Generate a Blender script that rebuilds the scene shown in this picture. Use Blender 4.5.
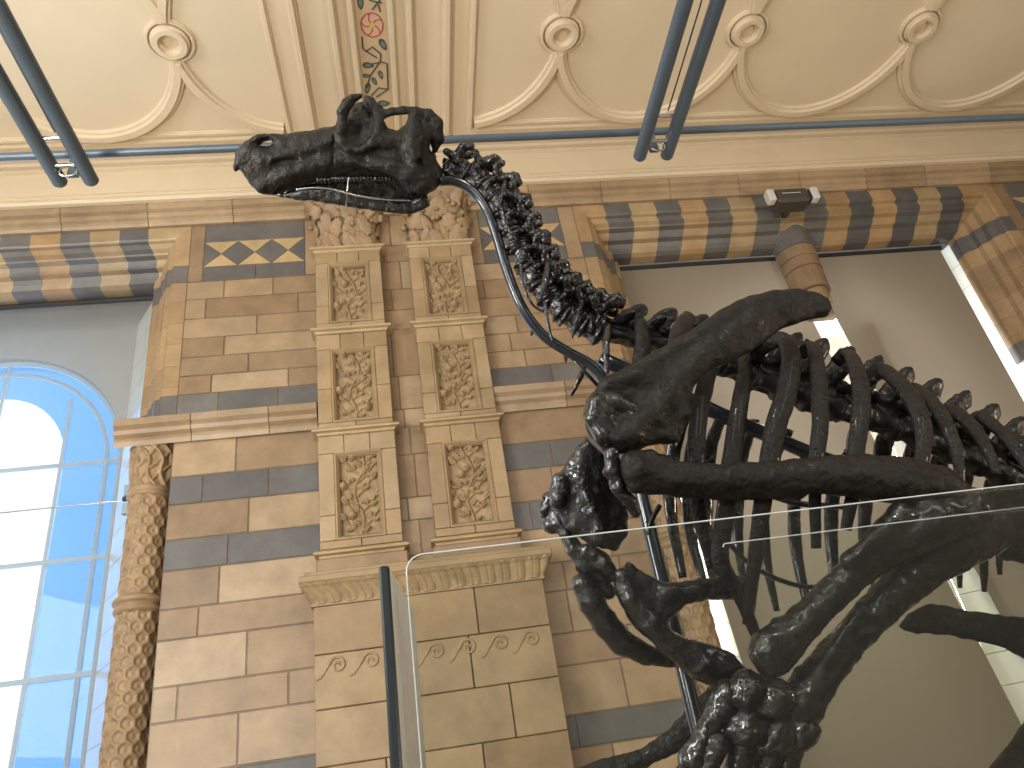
import bpy, math, random
import numpy as np
from mathutils import Vector, Matrix, noise
for o in list(bpy.data.objects): bpy.data.objects.remove(o)
sc = bpy.context.scene
COL = sc.collection
PI = math.pi
# ---------------------------------------------------------------- camera
FPX = 756.; CZ = 1.55
_X = np.array([5244., 453., -FPX]); _X /= np.linalg.norm(_X)
_Z = np.array([-222., 1309., -FPX]); _Z -= _X * (_Z @ _X); _Z /= np.linalg.norm(_Z)
_Y = np.cross(_Z, _X)
RW = np.array([_X, _Y, _Z])            # camera axes -> world
CAMP = np.array([0., 0., CZ])
cd = bpy.data.cameras.new('camera'); cam = bpy.data.objects.new('camera', cd); COL.objects.link(cam)
cam.matrix_world = Matrix.Translation(Vector(CAMP)) @ Matrix([list(r) for r in RW]).to_4x4()
cd.sensor_width = 36; cd.sensor_fit = 'HORIZONTAL'; cd.lens = FPX / 1024 * 36
cd.clip_start = 0.05; cd.clip_end = 200
sc.camera = cam
# ---------------------------------------------------------------- world, lights, exposure
w = bpy.data.worlds.new('sky'); sc.world = w; w.use_nodes = True
bg = w.node_tree.nodes['Background']; bg.inputs[0].default_value = (.84, .92, 1, 1); bg.inputs[1].default_value = 1.7
sc.view_settings.view_transform = 'Standard'; sc.view_settings.look = 'None'
sc.view_settings.exposure = .15; sc.view_settings.gamma = 1; sc.view_settings.use_curve_mapping = False
def area(name, loc, target, sx, sy, power, color, spread=180):
    l = bpy.data.lights.new(name, 'AREA'); l.shape = 'RECTANGLE'; l.size = sx; l.size_y = sy
    l.energy = power; l.color = color; l.spread = math.radians(spread)
    o = bpy.data.objects.new(name, l); COL.objects.link(o); o.location = loc
    o.rotation_euler = (Vector(target) - Vector(loc)).to_track_quat('-Z', 'Y').to_euler(); return o
for k, x in enumerate((-5.2, -1.2, 2.8, 6.4)):
    area('back_fill', (x, -4.6, 5.7), (x * .8 + .4, 4, 4.2), 1.5, 2.6, 48, (.97, .97, .97))  # added fill lights behind the camera; the wall there has no openings
area('left_fill', (-6.8, .3, 4.9), (0, 3.4, 4.6), 3.4, 2.6, 560, (.93, .96, 1))  # unseen light added at the left for side shading and bone glare
area('bone_glint_left', (-2.6, -1.0, 3.7), (.6, 2.2, 2.7), .35, .35, 38, (1, .95, .88))  # small unseen light added to put sparkles on the bones
area('bone_glint_high', (1.6, -2.6, 5.6), (.9, 2.2, 2.6), .4, .4, 60, (1, .93, .82))  # second added light for bone sparkles, from high behind the camera
area('bone_glare_fill', (-2.7, -4.6, 2.1), (-.2, 3, 2.6), 1.3, 1.5, 110, (.92, .97, 1))  # low light added behind the camera for white glare on the bones
area('ceiling_fill_left', (-3.4, .6, 2.6), (-2.4, 5.0, 8.1), .9, .9, 230, (1, .90, .72))  # unseen warm uplight added to brighten the left of the ceiling
area('ceiling_fill_right', (5.6, .2, 1.6), (3.6, 5.0, 8.1), .9, .9, 165, (1, .83, .61))  # matching added uplight for the right of the ceiling, no fitting modelled
area('daylight_behind_right_window', (4.5, 7.6, 4.6), (4.5, 6, 4.4), 3.6, 5.0, 900, (1, .99, .97))
area('daylight_behind_left_window', (-4.4, 8.6, 4.6), (-4.2, 6, 4.0), 3.6, 5.0, 260, (.86, .94, 1))
# ---------------------------------------------------------------- pixel helpers: where a sight line meets a real plane
def ray(u, v): return RW @ np.array([u - 512., 384. - v, -FPX])
class Frame:
    """a leaning plane: local (a, b, c) = (along x, up the plane, out of it towards the hall)"""
    def __init__(s, q, alpha):
        s.q = np.array(q, float); t = math.radians(alpha)
        s.ax = np.array([[1, 0, 0], [0, -math.sin(t), math.cos(t)], [0, -math.cos(t), -math.sin(t)]])
    def loc(s, u, v, c=0.):
        d = ray(u, v); n = s.ax[2]
        k = (c - (CAMP - s.q) @ n) / (d @ n)
        return s.ax @ (CAMP + d * k - s.q)
    def world(s, p): return s.q + np.asarray(p) @ s.ax
    def px(s, u, v, c=0.):                # metres per pixel there
        p = s.world(s.loc(u, v, c)); dep = -((RW.T @ (p - CAMP))[2]); return dep / FPX
# ---------------------------------------------------------------- object helpers
def mesh(name, V, Fc, mat, parent=None, smooth=False, tint=None, loc=None):
    me = bpy.data.meshes.new(name)
    V = np.asarray(V, float)
    if loc is not None: V = V - np.array(loc)
    me.from_pydata([tuple(v) for v in V], [], [tuple(int(i) for i in f) for f in Fc])
    if isinstance(mat, (list, tuple)):
        for m_ in mat: me.materials.append(m_)
    else: me.materials.append(mat)
    if smooth: me.polygons.foreach_set('use_smooth', [True] * len(me.polygons))
    if tint is not None:
        a = me.attributes.new('tint', 'FLOAT_COLOR', 'FACE')
        a.data.foreach_set('color', np.asarray(tint, float).reshape(-1))
    me.update()
    o = bpy.data.objects.new(name, me); COL.objects.link(o)
    if loc is not None: o.location = loc
    if parent:
        o.parent = parent
        o.matrix_parent_inverse = Matrix.Translation(-Vector(parent.location)) if parent.type == 'EMPTY' or parent.location.length else Matrix()
    return o
def tag(o, label, cat=None, group=None):
    o['label'] = label
    if cat: o['category'] = cat
    if group: o['group'] = group
    return o
def thing(name, label, cat, loc=(0, 0, 0), group=None):
    o = bpy.data.objects.new(name, None); COL.objects.link(o); o.location = loc
    return tag(o, label, cat, group)
def struct(o): o['kind'] = 'structure'; return o
class MB:
    def __init__(s): s.V = []; s.F = []; s.T = []; s.n = 0
    def add(s, V, Fc, tint=None):
        s.V.append(np.asarray(V, float)); s.F += [tuple(i + s.n for i in f) for f in Fc]
        s.n += len(V)
        s.T += [tint if tint else (1, 1, 1, 1)] * len(Fc)
    def box(s, a, b, tint=None, bev=0.):
        (x0, y0, z0), (x1, y1, z1) = a, b
        if bev:
            # bevelled block: chamfer on all 12 edges done as 24 vertices
            V = []; F = []
            pts = {}
            def vid(ix, iy, iz, k):
                key = (ix, iy, iz, k)
                if key not in pts:
                    p = [(x0, x1)[ix], (y0, y1)[iy], (z0, z1)[iz]]
                    sg = [(1, -1)[ix], (1, -1)[iy], (1, -1)[iz]]
                    for j in range(3):
                        if j != k: p[j] += sg[j] * bev
                    pts[key] = len(V); V.append(p)
                return pts[key]
            for k in range(3):
                i, j = [(1, 2), (2, 0), (0, 1)][k]
                for s_ in (0, 1):
                    q = []
                    for (p_, q_) in ((0, 0), (1, 0), (1, 1), (0, 1)):
                        idx = [0, 0, 0]; idx[k] = s_; idx[i] = p_; idx[j] = q_
                        q.append(vid(*idx, k))
                    F.append(q if s_ else q[::-1])
            for k in range(3):
                i, j = [(1, 2), (2, 0), (0, 1)][k]
                for p_ in (0, 1):
                    for q_ in (0, 1):
                        e = []
                        a0 = [0, 0, 0]; a0[i] = p_; a0[j] = q_
                        a1 = list(a0); a1[k] = 1
                        f = [vid(*a0, i), vid(*a1, i), vid(*a1, j), vid(*a0, j)]
                        if p_ != q_: f = f[::-1]
                        F.append(f)
            for ix in (0, 1):
                for iy in (0, 1):
                    for iz in (0, 1):
                        f = [vid(ix, iy, iz, 0), vid(ix, iy, iz, 1), vid(ix, iy, iz, 2)]
                        if (ix + iy + iz) % 2 == 0: f = f[::-1]
                        F.append(f)
            s.add(V, F, tint); return
        V = [(x, y, z) for x in (x0, x1) for y in (y0, y1) for z in (z0, z1)]
        F = [(0, 1, 3, 2), (4, 6, 7, 5), (0, 4, 5, 1), (2, 3, 7, 6), (0, 2, 6, 4), (1, 5, 7, 3)]
        s.add(V, F, tint)
    def sweep(s, path, prof, nrm, closed=False, tint=None, cap=True):
        """prof: list of (side, up); side = tangent x nrm, up = nrm"""
        path = [np.array(p, float) for p in path]; nrm = np.array(nrm, float); n = len(path); m = len(prof)
        V = []
        for i, p in enumerate(path):
            a = path[i - 1] if (i > 0 or closed) else None
            b = path[(i + 1) % n] if (i < n - 1 or closed) else None
            t1 = (p - a) if a is not None else (b - p); t2 = (b - p) if b is not None else (p - a)
            t1 = t1 / np.linalg.norm(t1); t2 = t2 / np.linalg.norm(t2)
            t = t1 + t2; t /= np.linalg.norm(t)
            sd = np.cross(t, nrm); sd /= np.linalg.norm(sd); k = 1 / max(.3, t @ t1)
            for (q, r) in prof: V.append(p + sd * q * k + nrm * r)
        F = []
        for i in range(n if closed else n - 1):
            j = (i + 1) % n
            for q in range(m):
                r = (q + 1) % m
                F.append((i * m + q, i * m + r, j * m + r, j * m + q))
        if not closed and cap:
            F.append(tuple(range(m))[::-1]); F.append(tuple(range((n - 1) * m, n * m)))
        s.add(V, F, tint)
    def tube(s, path, rad, seg=10, flat=None, tint=None, cap=True):
        """round or flattened tube; rad number or list; flat = (vector, ratio): section squeezed along that vector"""
        P = [np.array(p, float) for p in path]; n = len(P)
        R = list(rad) if hasattr(rad, '__len__') else [rad] * n
        ref = None; V = []
        for i in range(n):
            t = P[min(i + 1, n - 1)] - P[max(i - 1, 0)]; t /= np.linalg.norm(t) + 1e-12
            if flat is not None:
                f = np.array(flat[0], float); f = f - t * (f @ t); f /= np.linalg.norm(f) + 1e-9
                e1 = np.cross(t, f); e2 = f * flat[1]
            else:
                if ref is None: ref = np.array([0, 0, 1.]) if abs(t[2]) < .9 else np.array([1., 0, 0])
                e1 = np.cross(t, ref); e1 /= np.linalg.norm(e1); e2 = np.cross(e1, t); ref = e2
            for k in range(seg):
                a = 2 * PI * k / seg
                V.append(P[i] + (e1 * math.cos(a) + e2 * math.sin(a)) * R[i])
        F = [(i * seg + k, i * seg + (k + 1) % seg, (i + 1) * seg + (k + 1) % seg, (i + 1) * seg + k) for i in range(n - 1) for k in range(seg)]
        if cap: F += [tuple(range(seg))[::-1], tuple(range((n - 1) * seg, n * seg))]
        s.add(V, F, tint)
    def grid(s, G, tint=None):
        G = np.asarray(G); a, b = G.shape[:2]
        F = [(i * b + j, i * b + j + 1, (i + 1) * b + j + 1, (i + 1) * b + j) for i in range(a - 1) for j in range(b - 1)]
        s.add(G.reshape(-1, 3), F, tint)
    def build(s, name, mat, parent=None, smooth=False, loc=None, tint=False):
        return mesh(name, np.concatenate(s.V), s.F, mat, parent, smooth, s.T if tint else None, loc)
def catmull(P, n=8):
    P = [np.array(p, float) for p in P]; Q = [2 * P[0] - P[1]] + P + [2 * P[-1] - P[-2]]; out = []
    for i in range(1, len(Q) - 2):
        for k in range(n):
            t = k / n; a, b, c, d = Q[i - 1:i + 3]
            out.append(.5 * ((2 * b) + (-a + c) * t + (2 * a - 5 * b + 4 * c - d) * t * t + (-a + 3 * b - 3 * c + d) * t ** 3))
    out.append(P[-1]); return out
# ---------------------------------------------------------------- materials
def nodes(name):
    m = bpy.data.materials.new(name); m.use_nodes = True; nt = m.node_tree; return m, nt, nt.nodes['Principled BSDF']
def N(nt, t, **kw):
    n = nt.nodes.new(t)
    for k, v in kw.items(): setattr(n, k, v)
    return n
def mat(name, col, rough=.5, metal=0., var=.0, vscale=3., bump=0., bscale=20., tint=False, coat=0., rvar=0., detail=6, dist=.01, spec=.5):
    m, nt, b = nodes(name); L = nt.links
    b.inputs['Roughness'].default_value = rough; b.inputs['Metallic'].default_value = metal
    b.inputs['Specular IOR Level'].default_value = spec
    b.inputs['Coat Weight'].default_value = coat; b.inputs['Coat Roughness'].default_value = .07
    tc = N(nt, 'ShaderNodeTexCoord')
    src = None
    if tint:
        at = N(nt, 'ShaderNodeAttribute', attribute_name='tint'); src = at.outputs['Color']
    if var:
        n1 = N(nt, 'ShaderNodeTexNoise'); n1.inputs['Scale'].default_value = vscale; n1.inputs['Detail'].default_value = detail; n1.inputs['Roughness'].default_value = .62
        L.new(tc.outputs['Object'], n1.inputs['Vector'])
        mr = N(nt, 'ShaderNodeMapRange'); mr.inputs['From Min'].default_value = .25; mr.inputs['From Max'].default_value = .75
        mr.inputs['To Min'].default_value = 1 - var; mr.inputs['To Max'].default_value = 1 + var
        L.new(n1.outputs['Fac'], mr.inputs['Value'])
        mx = N(nt, 'ShaderNodeVectorMath', operation='MULTIPLY')
        if src: L.new(src, mx.inputs[0])
        else: mx.inputs[0].default_value = col[:3]
        L.new(mr.outputs[0], mx.inputs[1]); L.new(mx.outputs[0], b.inputs['Base Color'])
    elif src: L.new(src, b.inputs['Base Color'])
    else: b.inputs['Base Color'].default_value = (*col[:3], 1)
    if rvar:
        n3 = N(nt, 'ShaderNodeTexNoise'); n3.inputs['Scale'].default_value = vscale * 2.3; n3.inputs['Detail'].default_value = 5
        L.new(tc.outputs['Object'], n3.inputs['Vector'])
        mr = N(nt, 'ShaderNodeMapRange'); mr.inputs['From Min'].default_value = .35; mr.inputs['From Max'].default_value = .65
        mr.inputs['To Min'].default_value = max(.05, rough - rvar); mr.inputs['To Max'].default_value = rough + rvar
        L.new(n3.outputs['Fac'], mr.inputs['Value']); L.new(mr.outputs[0], b.inputs['Roughness'])
    if bump:
        n2 = N(nt, 'ShaderNodeTexNoise'); n2.inputs['Scale'].default_value = bscale; n2.inputs['Detail'].default_value = 6; n2.inputs['Roughness'].default_value = .6
        L.new(tc.outputs['Object'], n2.inputs['Vector'])
        bp = N(nt, 'ShaderNodeBump'); bp.inputs['Strength'].default_value = bump; bp.inputs['Distance'].default_value = dist
        L.new(n2.outputs['Fac'], bp.inputs['Height']); L.new(bp.outputs[0], b.inputs['Normal'])
    return m
TERRA = mat('terracotta_block', (.4, .26, .14), .45, var=.26, vscale=4, bump=.25, bscale=14, tint=True)
CARVE = mat('carved_terracotta', (.31, .22, .12), .55, var=.28, vscale=9, bump=.3, bscale=40)
CARVED = mat('carved_brown_terracotta', (.28, .19, .105), .55, var=.28, vscale=9, bump=.3, bscale=40)
PLAST = mat('cream_painted_plaster', (.68, .575, .42), .55, var=.05, vscale=1.2, bump=.06, bscale=5)
PLASM = mat('cream_painted_moulding', (.67, .56, .40), .5, var=.05, vscale=3)
PANEL = mat('painted_rib_panel', (.56, .42, .26), .6, var=.06, vscale=4)
RED = mat('dull_red_paint', (.40, .06, .04), .6); GREENP = mat('dark_green_paint', (.055, .085, .07), .6)
PINK = mat('pale_pink_paint', (.62, .42, .29), .6); YEL = mat('ochre_paint', (.62, .42, .12), .6); BLUEP = mat('grey_blue_paint', (.16, .20, .19), .6)
STEEL = mat('blue_grey_painted_steel', (.09, .12, .155), .35, metal=.35, var=.1, vscale=6)
BRIGHT = mat('bright_steel', (.6, .62, .64), .25, metal=1.)
PIPE = mat('black_painted_pipe', (.012, .016, .022), .25, coat=.5, var=.1)
DARKM = mat('black_rubber', (.012, .012, .013), .6)
FIX = mat('grey_fixture_housing', (.05, .042, .036), .5); FIXW = mat('pale_lamp_head', (.55, .53, .5), .35)
WTILE = mat('white_glazed_brick', (.78, .80, .74), .25, var=.06, vscale=4, tint=True)
FLOORM = mat('stone_floor', (.25, .2, .15), .5, var=.1)
HALLW = mat('hall_stone', (.15, .12, .08), .7, var=.15, vscale=2)
EDGE = mat('black_glass_edge_channel', (.012, .018, .02), .35)
FROST = mat('frosted_glass_edge', (.86, .9, .9), .35, var=.12, vscale=40)
BLUF = mat('pale_blue_window_bar', (.42, .52, .60), .4)
OWALL = mat('whitewashed_outer_wall', (.42, .42, .39), .7, var=.05)
BONE = mat('varnished_black_bone', (.010, .0087, .0078), .40, var=.4, vscale=14, bump=1., bscale=42, coat=.12, rvar=.14, dist=.016, spec=.32)
BONEG = mat('glossy_black_bone', (.006, .0056, .0055), .22, var=.4, vscale=12, bump=.9, bscale=24, coat=.8, rvar=.12, dist=.016, spec=.5)
BONEV = mat('glossy_black_vertebra', (.006, .0056, .0054), .25, var=.4, vscale=1., bump=.7, bscale=2.4, coat=.5, rvar=.12, dist=.012, spec=.4)
BONEW = mat('varnished_black_vertebra', (.009, .008, .007), .40, var=.4, vscale=1., bump=.7, bscale=2.4, coat=.1, rvar=.12, dist=.012, spec=.3)
BONEM = mat('matt_brown_black_bone', (.015, .0125, .0105), .46, var=.35, vscale=9, bump=.8, bscale=34, coat=.03, rvar=.14, dist=.014, spec=.25)
def glassmat(name, tintc, refl, dust):
    m = bpy.data.materials.new(name); m.use_nodes = True; nt = m.node_tree; L = nt.links
    nt.nodes.remove(nt.nodes['Principled BSDF']); out = nt.nodes['Material Output']
    tr = N(nt, 'ShaderNodeBsdfTransparent'); tr.inputs[0].default_value = (*tintc, 1)
    gl = N(nt, 'ShaderNodeBsdfGlossy'); gl.inputs['Roughness'].default_value = .02
    df = N(nt, 'ShaderNodeBsdfDiffuse'); df.inputs[0].default_value = (.8, .82, .8, 1)
    fr = N(nt, 'ShaderNodeFresnel'); fr.inputs[0].default_value = 1.5
    mu = N(nt, 'ShaderNodeMath', operation='MULTIPLY'); mu.inputs[1].default_value = refl; L.new(fr.outputs[0], mu.inputs[0])
    m1 = N(nt, 'ShaderNodeMixShader'); L.new(mu.outputs[0], m1.inputs[0]); L.new(tr.outputs[0], m1.inputs[1]); L.new(gl.outputs[0], m1.inputs[2])
    m2 = N(nt, 'ShaderNodeMixShader'); m2.inputs[0].default_value = dust; L.new(m1.outputs[0], m2.inputs[1]); L.new(df.outputs[0], m2.inputs[2])
    L.new(m2.outputs[0], out.inputs[0]); return m
GLASS = glassmat('clear_barrier_glass', (.925, .935, .91), .42, .006)
PANE = glassmat('clear_window_glass', (.97, .985, 1), .6, .02)
PBLUE = glassmat('blue_window_glass', (.13, .38, .80), .6, .03)
def clothmat(name, col, thru, transp, trcol=None):
    m = bpy.data.materials.new(name); m.use_nodes = True; nt = m.node_tree; L = nt.links
    nt.nodes.remove(nt.nodes['Principled BSDF']); out = nt.nodes['Material Output']
    df = N(nt, 'ShaderNodeBsdfDiffuse'); df.inputs[0].default_value = (*col, 1)
    tl = N(nt, 'ShaderNodeBsdfTranslucent'); tl.inputs[0].default_value = (*(trcol or col), 1)
    tr = N(nt, 'ShaderNodeBsdfTransparent')
    m1 = N(nt, 'ShaderNodeMixShader'); m1.inputs[0].default_value = thru; L.new(df.outputs[0], m1.inputs[1]); L.new(tl.outputs[0], m1.inputs[2])
    m2 = N(nt, 'ShaderNodeMixShader'); m2.inputs[0].default_value = transp; L.new(m1.outputs[0], m2.inputs[1]); L.new(tr.outputs[0], m2.inputs[2])
    L.new(m2.outputs[0], out.inputs[0]); return m
BLIND = clothmat('taupe_blind_cloth', (.235, .20, .155), .06, 0.)
GAUZE = clothmat('grey_gauze_cloth', (.30, .31, .30), .55, .66)

# ================================================================ THE SETTING
rnd = random.Random(4)
TAN = [(.40, .275, .155), (.37, .25, .14), (.45, .325, .19), (.34, .225, .125), (.42, .29, .165), (.39, .265, .15), (.47, .35, .215), (.33, .225, .13)]
DARK = [(.125, .118, .112), (.11, .105, .103), (.14, .13, .122)]
def tcol(pal=TAN, k=1.): c = rnd.choice(pal); f = k * rnd.uniform(.90, 1.10) * (.86 if pal is DARK else .67); return (c[0] * f, c[1] * f, c[2] * f * 1.02, 1)
JOINT = (.13, .09, .06, 1)
def courses(mb, x0, x1, zs, y, depth=.03, dark=(), wmin=.45, wmax=.95, gap=.009, pal=TAN, k=1., breaks=None):
    """blocks laid between x0..x1; zs from top to bottom; dark = indexes of blue-grey courses"""
    mb.box((x0, y + .006, zs[-1]), (x1, y + depth + .02, zs[0]), JOINT)
    for i in range(len(zs) - 1):
        top, bot = zs[i], zs[i + 1]; x = x0
        first = rnd.uniform(.25, 1.) if i % 2 else rnd.uniform(.6, 1.)
        while x < x1 - 1e-6:
            h = top - bot
            wd = rnd.uniform(wmin, wmax) * (first if x == x0 else 1) * (1.15 if h > .25 else 1)
            if x1 - (x + wd) < .22: wd = x1 - x
            dk = i in dark
            dy = rnd.uniform(-.002, .002)
            mb.box((x + gap / 2, y + dy, bot + gap / 2), (x + wd - gap / 2, y + depth, top - gap / 2), tcol(DARK) if dk else tcol(pal, k), bev=.005)
            x += wd
Z_TOP = [6.45, 6.24, 6.01, 5.79, 5.58, 5.38, 5.19, 4.99]           # above the string course; the last is dark
Z_LOW = [4.76, 4.40, 4.15, 3.85, 3.60, 3.30, 3.07, 2.74, 2.50, 2.15, 1.93, 1.62, 1.35, 1.02, .72, .38, 0.]
W = MB()
ZS = Z_TOP + [4.76]
def plainwall(x0, x1):
    courses(W, x0, x1, Z_TOP, 6., dark=(6,)); courses(W, x0, x1, Z_LOW, 6., dark=(1, 3, 9, 14))
    W.box((x0, 6.006, 4.76), (x1, 6.05, 4.99), JOINT)
plainwall(-1.97, -.70); plainwall(.72, 1.97); plainwall(7.03, 8.6)
courses(W, -.70, .72, [7.17, 6.76, 6.55, 6.2, 5.95, 5.72, 5.2, 4.85, 4.67, 4.4, 4.0, 3.8, 3.5, 3.2, 2.8, 2.4, 1.9, 1.4, .9, .4, 0], 6., wmin=.3, wmax=.4)
# diamond frieze on both sides of the pilasters
def diamonds(x0, x1):
    W.box((x0, 6.006, 6.45), (x1, 6.05, 7.17), JOINT)
    g = .004; s = 1 if x0 < 0 else 1
    W.box((x0 + .005, 6.0, 6.945), (x1 - .005, 6.03, 7.165), tcol(DARK), bev=.004)
    xx = x0
    while xx < x1 - .01:
        xe = min(x1, xx + .5); W.box((xx + g, 6.0, 6.455), (xe - g, 6.03, 6.625), tcol(DARK), bev=.004); xx = xe
    n = max(1, round((x1 - x0) / .345)); wd = (x1 - x0) / n; zt, zb, zm = 6.94, 6.63, 6.785
    def tri(pts, col):
        c = np.mean(pts, 0); P = [c + (np.array(p) - c) * .97 for p in pts]
        V = [(p[0], 6.0, p[1]) for p in P] + [(p[0], 6.03, p[1]) for p in P]; n_ = len(P)
        W.add(V, [tuple(range(n_))] + [(i, i + n_, (i + 1) % n_ + n_, (i + 1) % n_) for i in range(n_)], col)
    for i in range(n):
        a = x0 + i * wd; b = a + wd; m = (a + b) / 2
        tri([(a, zb), (b, zb), (m, zm)], (.40, .29, .15, 1)); tri([(a, zt), (m, zm), (b, zt)], (.40, .29, .15, 1))
        if i == 0: tri([(a, zt), (a, zb), (m, zm)], tcol(DARK))
        else: tri([(a - wd / 2, zm), (a, zb), (m, zm), (a, zt)], tcol(DARK))
        if i == n - 1: tri([(b, zt), (m, zm), (b, zb)], tcol(DARK))
diamonds(-1.83, -.86); diamonds(.93, 1.80); diamonds(7.19, 8.6); 
for a, b in ((-1.97, -1.83), (1.80, 1.97), (-.86, -.7), (.72, .93), (7.03, 7.19)):
    W.box((a, 6.006, 6.45), (b, 6.05, 7.17), JOINT); W.box((a + .004, 6., 6.46), (b - .004, 6.03, 7.165), tcol(), bev=.004)
courses(W, -.95, .95, [8.1, 7.17], 6.0)
W.box((-12, 6.05, 7.17), (12, 6.5, 8.3), JOINT)
for a, b in ((-1.97, 1.97), (7.03, 9.5)): W.box((a, 6.05, 0), (b, 6.35, 7.17), JOINT)
wall = struct(W.build('wall_back', TERRA, tint=True))
wall['label'] = 'terracotta block wall with blue grey bands and a diamond frieze'
# string course at mid height, both sides
prof_sc = [(0, 4.76), (-.03, 4.76), (-.045, 4.80), (-.04, 4.83), (-.075, 4.855), (-.085, 4.89), (-.07, 4.905), (-.10, 4.93), (-.105, 4.99), (0, 4.99)]
def extr_x(mb, prof, y0, x0, x1, joints, cols, gap=.003):
    xs = [x0]
    while xs[-1] < x1 - .05:
        nx = xs[-1] + joints * rnd.uniform(.9, 1.1); xs.append(x1 if x1 - nx < joints * .35 else nx)
    for i in range(len(xs) - 1):
        a, b = xs[i] + gap, xs[i + 1] - gap; n = len(prof)
        V = [(a, y0 + p[0], p[1]) for p in prof] + [(b, y0 + p[0], p[1]) for p in prof]
        F = [(k, (k + 1) % n, (k + 1) % n + n, k + n) for k in range(n)] + [tuple(range(n))[::-1], tuple(range(n, 2 * n))]
        mb.add(V, F, cols(i))
S = MB(); prof_sc = [(a, b - .05 * (a < -.02)) for a, b in prof_sc]
extr_x(S, prof_sc, 6.0, -2.44, -.76, .66, lambda i: tcol(TAN, .9)); extr_x(S, prof_sc, 6.0, .80, 2.40, .66, lambda i: tcol(TAN, .9)); extr_x(S, prof_sc, 6.0, 6.6, 8.6, .66, lambda i: tcol(TAN, .9))
struct(S.build('trim_1', TERRA, tint=True))['label'] = 'moulded terracotta string course'
# terracotta cornice course and cream cornice
S = MB(); pc = [(0.02, 7.17), (-.03, 7.17), (-.045, 7.20), (-.05, 7.235), (-.075, 7.25), (-.085, 7.29), (-.08, 7.305), (-.115, 7.32), (-.125, 7.37), (-.12, 7.40), (.02, 7.40)]
extr_x(S, pc, 6.0, -7, 9.5, .78, lambda i: tcol([(.50, .36, .21), (.46, .33, .19), (.43, .30, .17)]))
struct(S.build('trim_2', TERRA, tint=True))['label'] = 'terracotta moulding along the wall head'
S = MB(); pcr = [(.02, 7.40), (-.12, 7.40), (-.155, 7.405), (-.17, 7.43), (-.165, 7.46), (-.13, 7.465), (-.13, 7.478), (-.15, 7.48), (-.15, 7.515), (-.115, 7.52), (-.115, 7.535), (-.13, 7.54), (-.125, 7.56), (-.085, 7.57),
      (-.085, 7.90), (-.12, 7.91), (-.12, 7.935), (-.09, 7.94), (-.09, 7.955), (-.145, 7.965), (-.15, 8.0), (-.12, 8.005), (-.12, 8.02), (-.18, 8.03), (-.19, 8.065), (-.15, 8.07), (-.15, 8.082), (-.22, 8.085), (-.22, 8.13), (.02, 8.13)]
extr_x(S, pcr, 6.0, -7, 9.5, 40, lambda i: None, gap=0)
struct(S.build('trim_3', mat('cream_cornice_paint', (.60, .49, .34), .5, var=.06, vscale=2)))['label'] = 'cream plaster cornice with a flat frieze'
# ---- ceiling
S = MB(); S.box((-7, -5, 8.1), (9.5, 5.95, 8.3))
ceil = struct(S.build('ceiling', PLAST)); ceil['label'] = 'cream plaster ceiling with ringed tracery'
def strip_prof(w_, h): return [(-w_, 0), (-w_ * .9, -h * .5), (-w_ * .55, -h * .55), (-w_ * .45, -h), (w_ * .45, -h), (w_ * .55, -h * .55), (w_ * .9, -h * .5), (w_, 0)]
def flip(pr): return [(a, b) for a, b in pr]
HC = 8.101
def ceil_line(pts, w_, h, name='ceiling_moulding', closed=False):
    m = MB(); m.sweep([(x, y, HC) for x, y in pts], strip_prof(w_, h), (0, 0, 1.), closed); return m.build(name, PLASM, ceil, smooth=False)
for s in (-1, 1):
    ceil_line([(s * .95, -4), (s * .95, 5.67)], .035, .05); ceil_line([(s * .70, -4), (s * .70, 5.78)], .045, .075)
    ceil_line([(s * .35, -4), (s * .35, 5.78)], .035, .07); ceil_line([(s * .18, -4), (s * .18, 5.78)], .035, .055)
YR = 4.56; RC = .985; RY = 1.06
def ringarc(cx, a0, a1): return [(cx + RC * math.cos(a), YR + RY * math.sin(a)) for a in np.linspace(a0, a1, 48)]
cr = math.acos(.965 / RC)
for s in (-1, 1):
    for k in range(4):
        cx = s * (.86 + k * 1.93)
        if abs(cx) > 8.9: continue
        rx = cx + .965
        for a0, a1 in ((cr, PI - cr), (PI + cr, 2 * PI - cr)):
            pts = [p for p in ringarc(cx, a0, a1) if abs(p[0]) > .965]
            if len(pts) > 3: ceil_line(pts, .072, .072 + .003 * (k % 2), 'ring_moulding')
        rx = s * (.86 + k * 1.93 + .965)
        m = MB(); m.sweep([(rx + .125 * math.cos(a), YR + .125 * math.sin(a), HC) for a in np.linspace(0, 2 * PI, 33)[:-1]], strip_prof(.05, .085), (0, 0, 1.), True)
        m.sweep([(rx + .20 * math.cos(a), YR + .20 * math.sin(a), HC) for a in np.linspace(0, 2 * PI, 33)[:-1]], strip_prof(.02, .04), (0, 0, 1.), True)
        m.build('roundel_moulding', PLASM, ceil)
        # straight fillet pieces between the circles, near the wall
        q = RC + .07
        ceil_line([(rx - .62, 5.63), (rx + .62, 5.63)], .03, .03, 'fillet_moulding')
    ceil_line([(s * .98, 5.71), (s * 9.2, 5.71)], .025, .03, 'border_moulding')
m = MB(); m.box((-.145, -4, 8.094), (.145, 5.78, 8.11)); m.build('painted_panel', PANEL, ceil)
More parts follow.
